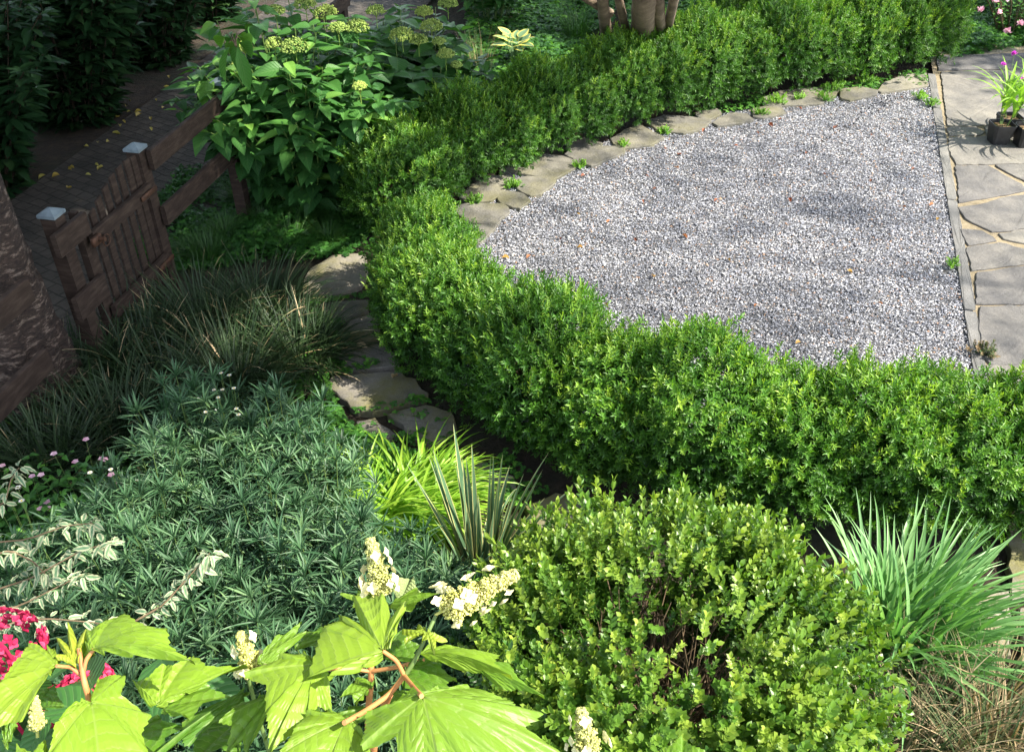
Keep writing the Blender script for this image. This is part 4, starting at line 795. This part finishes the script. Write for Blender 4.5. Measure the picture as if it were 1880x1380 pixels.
# dark evergreens beyond the path
for i, (tt, oo, hh, lab) in enumerate([(.6, 2.55, 1.5, 'dark evergreen shrub just behind the big trunk'), (2.0, 2.6, 1.7, 'dark evergreen shrub across the path from the gate'), (3.4, 2.65, 1.9, 'dark evergreen shrub above the fallen yellow leaves'), (4.9, 2.75, 1.9, 'dark evergreen shrub across the path from the hydrangea'),
        (6.4, 2.9, 1.8, 'dark evergreen shrub at the far path edge'), (1.4, 4.0, 2.4, 'tall evergreen in the rear row at the left edge'), (3.0, 4.1, 2.5, 'tall evergreen in the rear row, second from left'), (4.8, 4.2, 2.5, 'tall evergreen in the rear row, near the top edge')]):
    q = PA + PD * tt + PN * (oo - .4)
    broad('evergreen_shrub', q, lab, 1.0, hh, 100, (.11, .18), M_ever, M_dtwig, lt=(EV, EF, EL), per=6, step=.12, lo=.02, tint=(.45, .25))
# background dark planting at the top right, pink flowered shrub
for i, (x, y, hh, rr, lab) in enumerate([(1.0, 11.6, 1.2, .9, 'dark shrub behind the tan stems'), (2.6, 11.8, 1.3, .9, 'dark shrub behind the rear hedge at mid right'), (4.2, 12.0, 1.3, .9, 'dark shrub at the top right behind the hedge end'), (5.6, 11.9, 1.0, .8, 'dark shrub right of the far stone path'), (-.6, 11.6, 1.1, .9, 'dark shrub behind the lit ground cover')]):
    broad('background_shrub', (x, y, 0), lab, rr, hh, 36, (.08, .13), M_ever, M_twig, lt=(EV, EF, EL), per=4, step=.12, lo=.1, tint=(.5, .3))
pk = broad('pink_flowered_shrub', (5.35, 10.1, 0), 'small leafy shrub with pale pink blooms at the top right corner', .55, .75, 50, (.035, .06), M_clov, M_twig, step=.05, lo=.1, tint=(.45, .25))
for px, py, hh in ((1825, 2, .8), (1845, 0, .8), (1850, 58, .4), (1835, 25, .6), (1872, 45, .5), (1800, 20, .6)):
    mb = MB(); c_ = G(px, py, hh) - np.array(pk.location); d = rdir(10, 0); inst(mb, LEAF4V, LEAF4F, np.repeat(c_[None], 10, 0), frames(d, rdir(10)), np.full(10, .045), rng.uniform(0, 1, 10)); mb.build('flower', M_lil, pk)
# hosta
q = G(945, 130); hs = thing('hosta', (q[0], q[1] + .15, 0), 'hosta with blue-green leaves edged in yellow, sunlit behind the rear hedge', 'plant')
HV, HF, HL = leafgrid(lambda t: .36 * math.sin(math.pi * t ** .7) ** .8 + .002, 8, 3, .15, .35, cup=.2)
for i in range(13):
    a = rng.uniform(0, 6.28) if i > 4 else (3.4, 2.2, .9, 4.6, 5.5)[i]; mb = MB(); el = rng.uniform(.2, .8); D = np.array([[math.cos(a) * math.cos(el), math.sin(a) * math.cos(el), math.sin(el)]]); P = D[0] * .08 + [0, 0, .14 + rng.uniform(0, .10)]
    tube(mb, [(0, 0, 0), P], .004, 5, .9); s_ = rng.uniform(.13, .18); inst(mb, HV, HF, P[None], frames(D, np.array([0, 0, 1.])), np.array([[s_, s_, s_]]), rng.uniform(.2, .9), luv=HL); mb.build('leaf', M_hosta, hs)
# thin grasses around it
q = G(880, 130); clump('wispy_grass', q, 'wispy tan seed-headed grass behind the rear hedge, left of the hosta', 'ornamental grass', M_dead, 120, (.2, .5), (.002, .004), .12, (0, .4), (.1, .6), 5, (.45, .3))
q = G(1060, 70); clump('wispy_grass', q, 'arching grass tuft behind the rear hedge left of the tan stems', 'ornamental grass', M_sedge, 200, (.3, .6), (.004, .006), .12, (0, .5), (.5, 1.6), 7, (.5, .2))

# cranesbill and daisies
def flowers(name, loc, label, n, hr, rad, mat, mat2, fs, cat, petals=6, leafy=True):
    root = thing(name, (loc[0], loc[1], 0), label, cat); st = MB(); 
    if leafy:
        mb = MB(); k_ = 260; a = rng.uniform(0, 6.28, k_); q_ = np.sqrt(rng.random(k_)) * rad * 1.2; P = np.stack([np.cos(a) * q_, np.sin(a) * q_, rng.uniform(.1, hr[0] + .05, k_)], -1)
        inst(mb, OV, OF, P, frames(nrm(np.c_[rng.normal(0, 1, (k_, 2)), rng.normal(0, .2, k_)]), nrm(np.c_[rng.normal(0, .3, (k_, 2)), np.ones(k_)])), rng.uniform(.03, .05, k_), rng.normal(.4, .2, k_), luv=OL); mb.build('foliage', M_clov, root)
    for i in range(n):
        a = rng.uniform(0, 6.28); q_ = math.sqrt(rng.random()) * rad; tip = np.array([math.cos(a) * q_, math.sin(a) * q_, rng.uniform(*hr)]); tube(st, curve((tip[0] * .4, tip[1] * .4, 0), tip, .01, 4), .0012, 3)
        mb = MB(); pa = np.arange(petals) * 2 * np.pi / petals; D = np.stack([np.cos(pa), np.sin(pa), .25 + 0 * pa], -1); inst(mb, LEAF4V, LEAF4F, np.repeat(tip[None], petals, 0), frames(D, np.array([0, -.3, 1.])), np.full((petals, 3), fs) * [9 / petals * .6, 1, 1], rng.uniform(0, 1, petals))
        fo = mb.build('flower', mat, root)
        if mat2: c2 = MB(); inst(c2, OCTV, OCTF, tip[None] + [0, 0, .002], np.eye(3)[None], np.array([[fs * .35] * 3]), .5); c2.build('flower_centre', mat2, fo)
    st.build('stems', M_stem, root)
q = G(150, 880, .35); flowers('cranesbill', q, 'cranesbill with small pale pink flowers between dark grass and feathery plants', 9, (.30, .45), .18, M_lil, None, .016, 'plant', 5)
q = G(50, 900, .3); flowers('cranesbill', q, 'leafy cranesbill with few pink flowers at the left edge', 4, (.30, .4), .2, M_lil, None, .015, 'plant', 5)
q = G(420, 745, .42); flowers('daisy_plant', q, 'small white daisies above the rear row of feathery plants', 12, (.44, .55), .17, M_white, M_yel, .011, 'plant', 12, False)
q = G(35, 960, .42); flowers('daisy_plant', q, 'white daisies at the left edge above the variegated shrub', 5, (.48, .56), .06, M_white, M_yel, .013, 'plant', 12, False)
q = G(220, 900, .42); flowers('daisy_plant', q, 'few white daisies among the feathery plants, below the pink cranesbill', 3, (.46, .54), .10, M_white, M_yel, .011, 'plant', 12, False)

# ------------------------------------------------------------------ nursery pots
potm = plain('black_plastic', [(.3, (.012, .012, .013)), (.7, (.03, .03, .032))], .45, 30, .5, .1)
soilm = plain('potting_soil', [(.3, (.10, .06, .035)), (.7, (.30, .20, .12))], .95, 60, .2, .8)
def pot(px, py, label, nl, seed, fl=()):
    q = G(px, py, .015); root = thing('potted_plant', (q[0], q[1], .014), label, 'potted plant', 'potted plants on the patio', .12 * seed)
    mb = MB(); hb, ht, hh = .062, .086, .165
    def ring(h_, z_): 
        c_ = h_ * .22; return [(sx * (h_ - (c_ if k_ else 0)), sy * (h_ - (0 if k_ else c_)), z_) for sx, sy, k_ in ((1, 1, 0), (1, 1, 1), (-1, 1, 1), (-1, 1, 0), (-1, -1, 0), (-1, -1, 1), (1, -1, 1), (1, -1, 0))]
    rings = [ring(hb, 0), ring(hb * .97 + ht * .03, .004), ring(ht - .004, hh - .022), ring(ht, hh - .022), ring(ht, hh), ring(ht - .005, hh), ring(ht - .009, hh - .03)]
    V = sum(rings, []); mb.add(V, [[r0 * 8 + j, r0 * 8 + (j + 1) % 8, r0 * 8 + 8 + (j + 1) % 8, r0 * 8 + 8 + j] for r0 in range(len(rings) - 1) for j in range(8)]); mb.add(rings[0] + [(0, 0, 0)], [[(j + 1) % 8, j, 8] for j in range(8)])
    mb.build('pot', potm, root, smooth=False); s_ = MB(); s_.add(ring(ht - .009, hh - .028) + [(0, 0, hh - .02)], [[j, (j + 1) % 8, 8] for j in range(8)]); s_.build('potting_soil', soilm, root)
    st = MB(); lf = MB()
    for i in range(4):
        a = rng.uniform(0, 6.28); b0 = np.array([math.cos(a) * .03, math.sin(a) * .03, hh - .03]); tip = b0 + [math.cos(a) * .05, math.sin(a) * .05, rng.uniform(.12, .24)]; tube(st, curve(b0, tip, 0, 4), [.005, .004, .0035, .003], 5)
        n_ = nl; az = a + rng.uniform(-1.6, 1.6, n_) + np.pi * (np.arange(n_) % 2); P0 = b0 + (tip - b0) * rng.uniform(.4, 1, (n_, 1))
        ribbons(lf, P0, az, rng.uniform(.28, .50, n_), rng.uniform(.024, .038, n_), rng.uniform(.15, .9, n_), rng.uniform(.4, 1.5, n_), 8, rng.uniform(.3, .9, n_), 0, 1.4, .3)
    for fx, fy, fh, fm in fl:
        c_ = G(fx, fy, fh) - np.array([q[0], q[1], .014]); mb = MB(); d = rdir(9, .0); inst(mb, LEAF4V, LEAF4F, np.repeat(c_[None], 9, 0), frames(d, rdir(9)), np.full(9, .035), rng.uniform(0, 1, 9)); fo = mb.build('flower', fm, root); tube(st, curve((0, 0, hh - .03), c_, 0, 5), .0015, 3)
    lf.build('foliage', M_weed, root); st.build('stems', M_stem, root); root.rotation_euler = (0, 0, 0)
pot(1830, 262, 'front left black square pot with arching long leaves on the patio', 6, 1, [(1862, 100, .62, M_mag), (1842, 120, .55, M_mag)])
pot(1844, 248, 'black square pot hidden behind the front left one', 5, 0)
pot(1878, 268, 'black square pot cut by the right edge, with yellow bud', 5, 2, [(1848, 180, .28, M_yel), (1880, 148, .42, M_mag)])
pot(1895, 246, 'rear black pot at the right edge of the patio', 5, 1)

# ------------------------------------------------------------------ variegated shrub (left)
vg = thing('variegated_shrub', (-1.9, 1.9, 0), 'wiry shrub with cream-edged grey-green leaves reaching in at the left', 'shrub'); lf = MB(); st = MB(); VB = np.array([-1.9, 1.9, 0])
VV, VF, VL = leafgrid(lambda t: .24 * math.sin(math.pi * t ** .8) ** .7 + .002, 6, 2, .1, .45, .25)
def twig(pts, Z, nl, Lr=(.018, .036)):
    P = np.array([U(x, y, Z) for x, y in pts]) - VB; q_ = np.linspace(0, 1, 14); P = np.stack([np.interp(q_, np.linspace(0, 1, len(P)), P[:, i]) for i in range(3)], -1); tube(st, P, np.linspace(.003, .0012, 14), 4, .5)
    for g_ in np.linspace(.12, 1, nl):
        p = np.array([np.interp(g_, q_, P[:, i]) for i in range(3)]); n_ = 4 + int(g_ > .95) * 2; az = rng.uniform(0, 6.28) + np.arange(n_) * 2 * np.pi / n_ + rng.normal(0, .3, n_); D = np.stack([np.cos(az), np.sin(az), rng.uniform(-.7, .5, n_)], -1)
        s_ = rng.uniform(*Lr, n_); inst(lf, VV, VF, np.repeat(p[None], n_, 0) + D * .006, frames(D, nrm(np.array([0, -.2, 1.]) + rng.normal(0, .3, (n_, 3)))), np.stack([s_ * .85, s_, s_ * 1.5], -1), rng.uniform(0, 1, n_), luv=VL)
twig([(230, 1150), (300, 1110), (345, 1060), (385, 1015)], 1.9, 10)
twig([(-60, 1100), (60, 1060), (150, 1010), (205, 995)], 2.0, 10); twig([(-60, 1000), (50, 990), (120, 965), (170, 960)], 2.1, 8); twig([(-40, 950), (10, 920), (20, 880), (35, 858)], 2.2, 6)
twig([(-60, 1140), (40, 1110), (110, 1075), (150, 1055)], 1.95, 8); twig([(-60, 1180), (30, 1140), (90, 1135), (150, 1140), (240, 1150)], 1.9, 8); twig([(-60, 1030), (20, 1010), (60, 1030), (90, 1060)], 2.0, 8)
lf.build('foliage', M_vari, vg); st.build('stems', M_twig, vg)
for (x0, y0) in ((-60, 1100), (-60, 1000), (-60, 1180)):
    mb = MB(); tube(mb, curve((0, 0, -.03), U(x0, y0, 2.0) - VB, .1, 8), np.linspace(.012, .004, 8), 5); mb.build('stem', M_twig, vg)

# ------------------------------------------------------------------ foreground oakleaf hydrangea
def lobed(root, B, base, lobes, D=.62, arch=.10, tint=.6, mat=None, teeth=.035, nseg=22, nr=9, mains=None):
    b0 = U(*base); GD = [q_[3] if len(q_) > 3 else D for q_ in lobes]; T = [U(*q_[:3]) - b0 for q_ in lobes]; mean = sum(T) / len(T)
    n_ = nrm(sum((np.cross(T[i + 1], T[i]) for i in range(len(T) - 1)), np.zeros(3)) + 1e-9)
    if n_ @ (CAMP - b0) < 0: n_ = -n_
    n_ = nrm(n_ + .25 * np.array([0, 0, 1.])); back = -.16 * mean
    T = [back + .10 * T[0]] + [T[0] * .45 + back * .8] + T + [T[-1] * .45 + back * .8] + [back + .10 * T[-1]]
    real = [0, 0] + [1] * len(lobes) + [0, 0]; V = []; mn = [0, 0] + [int((i in mains) if mains is not None else 1) for i in range(len(lobes))] + [0, 0]; L = []; n_ang = 0; ph = rng.uniform(0, 6)
    for i in range(len(T) - 1):
        both = real[i] and real[i + 1]; k_ = nseg if both else 8
        for j in range(k_ + (1 if i == len(T) - 2 else 0)):
            s_ = j / k_; u_ = abs(2 * s_ - 1); g_ = 1.0
            if both: D = GD[i - 2]; g_ = D + (1 - D) * (.86 * math.sin(u_ * math.pi / 2) ** 1.5 + .14 * u_ ** 8)
            v_ = (T[i] * (1 - s_) + T[i + 1] * s_) * g_
            if both: v_ = v_ * (1 + teeth * (((j * 3) % 4) / 3 - .5))
            q_ = min(s_, 1 - s_) * 2 if mn[i] and mn[i + 1] else (s_ if mn[i] else (1 - s_ if mn[i + 1] else 1.))
            for r_ in range(nr + 1):
                f_ = r_ / nr; m_ = np.linalg.norm(v_)
                pz = arch * 4 * f_ * (1 - f_) * m_ * .5 - arch * .6 * f_ * f_ * m_ - .004 * (1 - q_) * f_
                pz += .0014 * math.sin(f_ * 23 + ph) * q_ + .006 * math.sin(ph + s_ * 3 + i) * f_ * f_
                V.append(b0 - B + v_ * f_ + n_ * pz); L.append((q_ * f_ * .95, f_, 0))
            n_ang += 1
    F = [[a * (nr + 1) + r_, (a + 1) * (nr + 1) + r_, (a + 1) * (nr + 1) + r_ + 1, a * (nr + 1) + r_ + 1] for a in range(n_ang - 1) for r_ in range(nr)]
    mb = MB(); mb.add(V, F, tint, np.array(L)); return mb.build('leaf', mat or M_oak, root)
oh = thing('oakleaf_hydrangea', (-.12, .75, 0), 'bright yellow-green lobed-leaf hydrangea with cream flower spikes in the foreground', 'shrub'); OB = np.array([-.12, .75, 0])
ol = thing('oakleaf_hydrangea', (-.5, .72, 0), 'smaller lobed-leaf hydrangea branch with orange stalks at the bottom left', 'shrub'); LB = np.array([-.5, .72, 0])
def a_(b, l, **k): return lobed(oh, OB, b, l, **k)
def b_(b, l, **k): return lobed(ol, LB, b, l, **k)
a_((702, 1193, 1.10), [(744, 1096, 1.16, .64), (700, 1079, 1.19, .97), (643, 1080, 1.19, .58), (618, 1126, 1.17, .96), (588, 1152, 1.15, .97), (560, 1240, 1.08, .55), (600, 1240, 1.07)], tint=.72, mains=(0, 2, 5))
a_((776, 1278, 1.03), [(865, 1258, 1.08, .97), (934, 1284, 1.07, .9), (998, 1300, 1.06, .74), (1072, 1388, 1.02, .8), (1000, 1450, .98, .68), (900, 1470, .95, .78), (820, 1460, .95, .66), (740, 1420, .97, .66), (662, 1366, 1.0, .97), (672, 1305, 1.03, .96), (724, 1282, 1.04)], tint=.6, mains=(2, 3, 6, 8))
a_((634, 1322, 1.05), [(663, 1335, 1.04, .97), (688, 1378, 1.02, .9), (660, 1440, .98, .9), (580, 1460, .97, .9), (504, 1384, 1.0, .95), (538, 1340, 1.03, .97), (562, 1303, 1.06, .97), (602, 1297, 1.06)], tint=.64, mains=(1, 3, 4))
a_((575, 1220, 1.12), [(604, 1235, 1.11, .97), (608, 1294, 1.08, .78), (562, 1313, 1.06, .97), (491, 1380, 1.02, .97), (488, 1305, 1.06, .8), (446, 1232, 1.12, .95), (512, 1199, 1.14, .97), (556, 1190, 1.14)], tint=.66, mains=(1, 3, 5))
a_((500, 1276, 1.16), [(450, 1376, 1.1), (412, 1382, 1.1), (400, 1320, 1.12), (425, 1296, 1.15)], tint=.55, D=.8)
a_((446, 1272, 1.2), [(420, 1322, 1.16), (340, 1366, 1.15), (276, 1382, 1.14), (330, 1318, 1.18)], tint=.32, D=.82)
a_((478, 1214, 1.2), [(508, 1214, 1.2), (560, 1150, 1.22), (550, 1133, 1.24), (505, 1165, 1.22)], tint=.55, D=.8)
a_((783, 1163, 1.12), [(768, 1135, 1.14), (736, 1150, 1.13), (742, 1173, 1.11)], tint=.85)
a_((785, 1160, 1.115), [(822, 1165, 1.11), (798, 1194, 1.09), (774, 1178, 1.1)], tint=.85)
a_((774, 1200, 1.16), [(790, 1180, 1.17), (860, 1188, 1.16), (915, 1192, 1.13), (937, 1222, 1.09), (860, 1216, 1.12)], tint=.6, D=.88, arch=.16)
a_((862, 1214, 1.19), [(932, 1214, 1.18), (1000, 1269, 1.13), (925, 1256, 1.15)], tint=.42, D=.85)
a_((745, 1236, 1.17), [(760, 1207, 1.19), (812, 1206, 1.18), (838, 1240, 1.15), (834, 1264, 1.13), (790, 1268, 1.13), (740, 1262, 1.14)], tint=.42, D=.82)
a_((716, 1112, 1.25), [(748, 1122, 1.24), (803, 1088, 1.22), (762, 1078, 1.24)], tint=.58, D=.85)
a_((702, 1112, 1.25), [(700, 1052, 1.27), (660, 1078, 1.25), (626, 1082, 1.24), (650, 1108, 1.23)], tint=.6, D=.75)
a_((735, 1102, 1.25), [(774, 1086, 1.24), (758, 1056, 1.27), (712, 1055, 1.27)], tint=.6, mat=M_oakback, D=.9, arch=.05)
a_((676, 1264, 1.15), [(689, 1240, 1.17), (650, 1244, 1.17), (622, 1278, 1.13), (655, 1288, 1.12)], tint=.55, D=.8)
a_((600, 1170, 1.27), [(590, 1140, 1.28), (552, 1155, 1.27), (540, 1185, 1.25), (590, 1196, 1.24)], tint=.25, D=.8)
a_((705, 1205, 1.27), [(740, 1150, 1.3), (775, 1180, 1.27), (770, 1205, 1.25)], tint=.3, D=.8)
a_((690, 1300, 1.22), [(690, 1340, 1.18), (640, 1330, 1.18), (600, 1310, 1.2), (640, 1290, 1.22)], tint=.25, D=.8)
a_((700, 1270, 1.24), [(790, 1270, 1.24), (830, 1300, 1.22), (760, 1310, 1.2)], tint=.3, D=.8)
a_((560, 1290, 1.28), [(610, 1330, 1.24), (560, 1360, 1.22), (480, 1350, 1.24), (500, 1300, 1.27)], tint=.22, D=.8)
a_((430, 1330, 1.3), [(440, 1385, 1.25), (360, 1390, 1.25), (310, 1350, 1.28), (360, 1320, 1.3)], tint=.2, D=.8)
a_((1250, 1430, 1.4), [(1296, 1376, 1.42), (1252, 1348, 1.45), (1212, 1366, 1.43)], tint=.35, D=.9)
# left plant
b_((104, 1222, 1.12), [(98, 1181, 1.14, .97), (84, 1180, 1.14, .88), (50, 1178, 1.14, .97), (36, 1208, 1.12, .97), (-10, 1255, 1.07, .97), (-30, 1330, 1.02, .9), (38, 1314, 1.03, .85), (60, 1262, 1.08)], tint=.75, mains=(1, 2, 5))
b_((140, 1217, 1.12), [(157, 1150, 1.15), (118, 1130, 1.17), (97, 1163, 1.15), (100, 1205, 1.12)], tint=.95, D=.55)
b_((172, 1192, 1.12), [(240, 1186, 1.09), (350, 1190, 1.08), (300, 1140, 1.13), (222, 1117, 1.18), (158, 1150, 1.15)], tint=.7, D=.88, arch=.2)
b_((167, 1289, 1.08), [(182, 1244, 1.13, .97), (230, 1233, 1.14, .62), (279, 1308, 1.1, .85), (279, 1385, 1.04, .9), (190, 1450, .98, .95), (86, 1380, 1.0, .97), (101, 1327, 1.03, .97), (131, 1297, 1.06)], tint=.62, mains=(1, 2, 4, 5))
b_((290, 1292, 1.14), [(345, 1262, 1.15), (455, 1211, 1.18), (350, 1199, 1.2), (300, 1215, 1.18), (240, 1242, 1.16)], tint=.64, D=.8)
b_((300, 1300, 1.15), [(345, 1312, 1.12), (422, 1274, 1.15), (380, 1250, 1.17), (330, 1256, 1.16)], tint=.5, D=.88)
b_((150, 1216, 1.14), [(168, 1196, 1.14), (164, 1164, 1.16), (148, 1178, 1.15)], tint=.55, D=.85)
b_((70, 1440, 1.0), [(112, 1400, 1.02), (84, 1355, 1.04), (30, 1356, 1.03), (0, 1400, 1.0)], tint=.6, D=.75)
b_((10, 1370, 1.1), [(30, 1330, 1.11), (22, 1294, 1.13), (0, 1330, 1.11)], tint=.45, D=.9)
b_((70, 1300, 1.22), [(110, 1290, 1.2), (95, 1250, 1.24), (60, 1262, 1.23)], tint=.2, D=.9)
b_((240, 1350, 1.2), [(300, 1390, 1.15), (340, 1330, 1.2), (290, 1310, 1.22)], tint=.25, D=.8)
def stem(root, B, pts, r0=.0035, r1=.0025, mat=None, nm='stem'):
    P = np.array([U(*p) for p in pts]) - B; q_ = np.linspace(0, 1, 16); x_ = np.linspace(0, 1, len(P))
    P = np.stack([np.interp(q_, x_, P[:, i]) for i in range(3)], -1)
    for _ in range(3): P[1:-1] = (P[:-2] + P[1:-1] * 2 + P[2:]) / 4
    mb = MB(); tube(mb, P, np.linspace(r0, r1, 16), 8); return mb.build(nm, mat or M_red, root)
stem(oh, OB, [(702, 1194, 1.10), (728, 1212, 1.11), (742, 1240, 1.12)], .0025, .003); stem(oh, OB, [(742, 1240, 1.12), (760, 1262, 1.07), (774, 1277, 1.02)], .003, .0028)
stem(oh, OB, [(742, 1240, 1.12), (760, 1215, 1.12), (783, 1166, 1.12), (800, 1130, 1.13)], .0032, .0025, M_stem); stem(oh, OB, [(742, 1240, 1.12), (715, 1275, 1.11), (670, 1305, 1.07), (632, 1326, 1.02)], .0034, .003)
stem(oh, OB, [(680, 1195, 1.22), (682, 1240, 1.22), (676, 1300, 1.25), (676, 1400, 1.35)], .004, .005); stem(oh, OB, [(680, 1232, 1.22), (640, 1226, 1.21), (592, 1228, 1.18)], .0025, .0025)
stem(oh, OB, [(680, 1232, 1.22), (730, 1224, 1.2), (780, 1210, 1.18)], .0028, .0025); stem(oh, OB, [(715, 1275, 1.11), (690, 1330, 1.2), (680, 1420, 1.3)], .0045, .006)
stem(oh, OB, [(694, 1120, 1.25), (688, 1160, 1.25), (680, 1195, 1.22)], .003, .003, M_stem); stem(oh, OB, [(455, 1240, 1.22), (470, 1300, 1.25), (500, 1400, 1.3)], .003, .003, M_stem); stem(oh, OB, [(1078, 1370, 1.2), (1085, 1440, 1.25)], .003, .003, M_stem)
stem(oh, OB, [(500, 1285, 1.16), (560, 1330, 1.2), (640, 1400, 1.3)], .003, .003)
mb = MB(); tube(mb, curve(U(680, 1420, 1.3) - OB, (0, 0, -.03), .05, 10), np.linspace(.006, .012, 10), 7); tube(mb, curve(U(676, 1400, 1.35) - OB, (.03, .02, -.03), .05, 10), np.linspace(.005, .01, 10), 7)
tube(mb, curve(U(500, 1400, 1.3) - OB, (-.04, .02, -.03), .05, 10), np.linspace(.003, .01, 10), 7); tube(mb, curve(U(1085, 1440, 1.25) - OB, (.04, .02, -.03), .05, 10), np.linspace(.003, .01, 10), 7); tube(mb, curve(U(640, 1400, 1.3) - OB, (0, .05, -.03), .05, 10), np.linspace(.003, .01, 10), 7); mb.build('main_stems', M_red, oh)
stem(ol, LB, [(145, 1190, 1.13), (150, 1225, 1.12), (155, 1255, 1.11), (167, 1292, 1.12), (180, 1400, 1.2)], .0026, .0045); stem(ol, LB, [(104, 1222, 1.10), (130, 1224, 1.12), (150, 1240, 1.12)], .0022, .0025); stem(ol, LB, [(172, 1192, 1.12), (158, 1210, 1.12), (152, 1238, 1.12)], .0024, .0026)
mb = MB(); tube(mb, curve(U(180, 1400, 1.2) - LB, (0, 0, -.03), .05, 10), np.linspace(.0045, .012, 10), 7); mb.build('main_stems', M_red, ol)
def panicle(root, B, b, t_, Z, wd, nf=32, nm='flower_head', tint=.5):
    A_ = U(*b, Z) - B; C_ = U(*t_, Z) - B; ax = C_ - A_; L_ = np.linalg.norm(ax); u = ax / L_; mb = MB()
    n_ = 2400; s_ = rng.random(n_) ** .9; rad = wd * (1 - s_ * .72) * np.minimum(1, .5 + s_ * 5); d = rdir(n_); d = nrm(d - (d @ u)[:, None] * u)
    lump = .75 + .25 * np.sin(s_ * 38) * np.sin(np.arctan2(d[:, 2], d[:, 0]) * 3 + s_ * 9)
    P = A_ + u * (s_ * L_)[:, None] + d * (rad * lump * rng.uniform(.45, 1, n_))[:, None]
    inst(mb, OCTV, OCTF, P, frames(rdir(n_), rdir(n_)), rng.uniform(.0012, .0022, n_), np.clip(rng.normal(tint - .35 + .1 * s_, .18, n_), 0, 1), mat=0)
    pt = MB()
    for i in range(nf):
        s0 = rng.random() ** 1.5 * .85; d0 = rdir(1)[0]; d0 = nrm(d0 - (d0 @ u) * u + u * .1); c0 = A_ + u * s0 * L_ + d0 * wd * (1 - s0 * .62) * rng.uniform(.95, 1.25)
        f1 = nrm(np.cross(d0, u)); f2 = np.cross(d0, f1); rr_ = rng.uniform(.006, .0098)
        for j in range(4):
            an_ = j * math.pi / 2 + rng.uniform(-.2, .2); dd = f1 * math.cos(an_) + f2 * math.sin(an_) + d0 * .25; V, F, L = PETAL; inst(pt, V, F, c0[None], frames(dd[None], d0[None]), np.array([[rr_, rr_, rr_]]), rng.uniform(.6, 1))
    tube(mb, [A_ - u * .01, C_], [.002, .001], 5, .05); o = mb.build(nm, M_cream, root)
    if nf > 4: pt.build('petals', M_cream, o)
PETAL = leafgrid(lambda t: .40 * math.sin(math.pi * min(1, .06 + .94 * t)) ** .7 + .01, 5, 1, .12, -.12, cup=-.3)
panicle(oh, OB, (702, 1092), (680, 988), 1.25, .026, 20); panicle(oh, OB, (812, 1122), (950, 1052), 1.13, .029, 22); panicle(oh, OB, (468, 1240), (440, 1160), 1.22, .022, 18, tint=.42); panicle(oh, OB, (1080, 1380), (1066, 1300), 1.2, .024, 14)
panicle(ol, LB, (68, 1338), (64, 1278), 1.12, .013, 2, tint=.5)

# mophead hydrangea (pink)
mp_ = thing('pink_hydrangea', (-.72, .95, 0), 'pink mophead hydrangea glimpsed at the bottom left behind yellow-green leaves', 'shrub'); PB = np.array([-.72, .95, 0])
for px, py, Z, r_ in ((8, 1188, 1.3, .05), (-20, 1262, 1.32, .045), (150, 1275, 1.5, .035), (105, 1305, 1.5, .035), (175, 1248, 1.55, .025), (112, 1320, 1.5, .03)):
    c0 = U(px, py, Z) - PB; mb = MB(); V, F, L = PETAL
    for i in range(110):
        d0 = rdir(1, -.5)[0]; f1 = nrm(np.cross(d0, [.3, .2, 1])); f2 = np.cross(d0, f1); s_ = rng.uniform(.008, .011)
        for j in range(4):
            an_ = j * math.pi / 2 + i; dd = f1 * math.cos(an_) + f2 * math.sin(an_) + d0 * .3; inst(mb, V, F, (c0 + d0 * r_ * rng.uniform(.92, 1.05))[None], frames(dd[None], d0[None]), np.array([[s_, s_, s_]]), rng.uniform(0, 1))
    tube(mb, curve((0, 0, -.03), c0, .02, 6), .003, 5); mb.build('flower_head', M_pink, mp_)
mb = MB(); n = 60; C0 = U(120, 1360, 1.5) - PB; P = C0 + rng.normal(0, 1, (n, 3)) * [.14, .05, .10]; inst(mb, OV, OF, P, frames(nrm(np.c_[rng.normal(0, 1, (n, 2)), rng.normal(0, .3, n)]), nrm(np.c_[rng.normal(0, .3, (n, 2)), np.ones(n)])), rng.uniform(.08, .13, n), rng.uniform(.2, .6, n), luv=OL); mb.build('foliage', M_hyd, mp_)
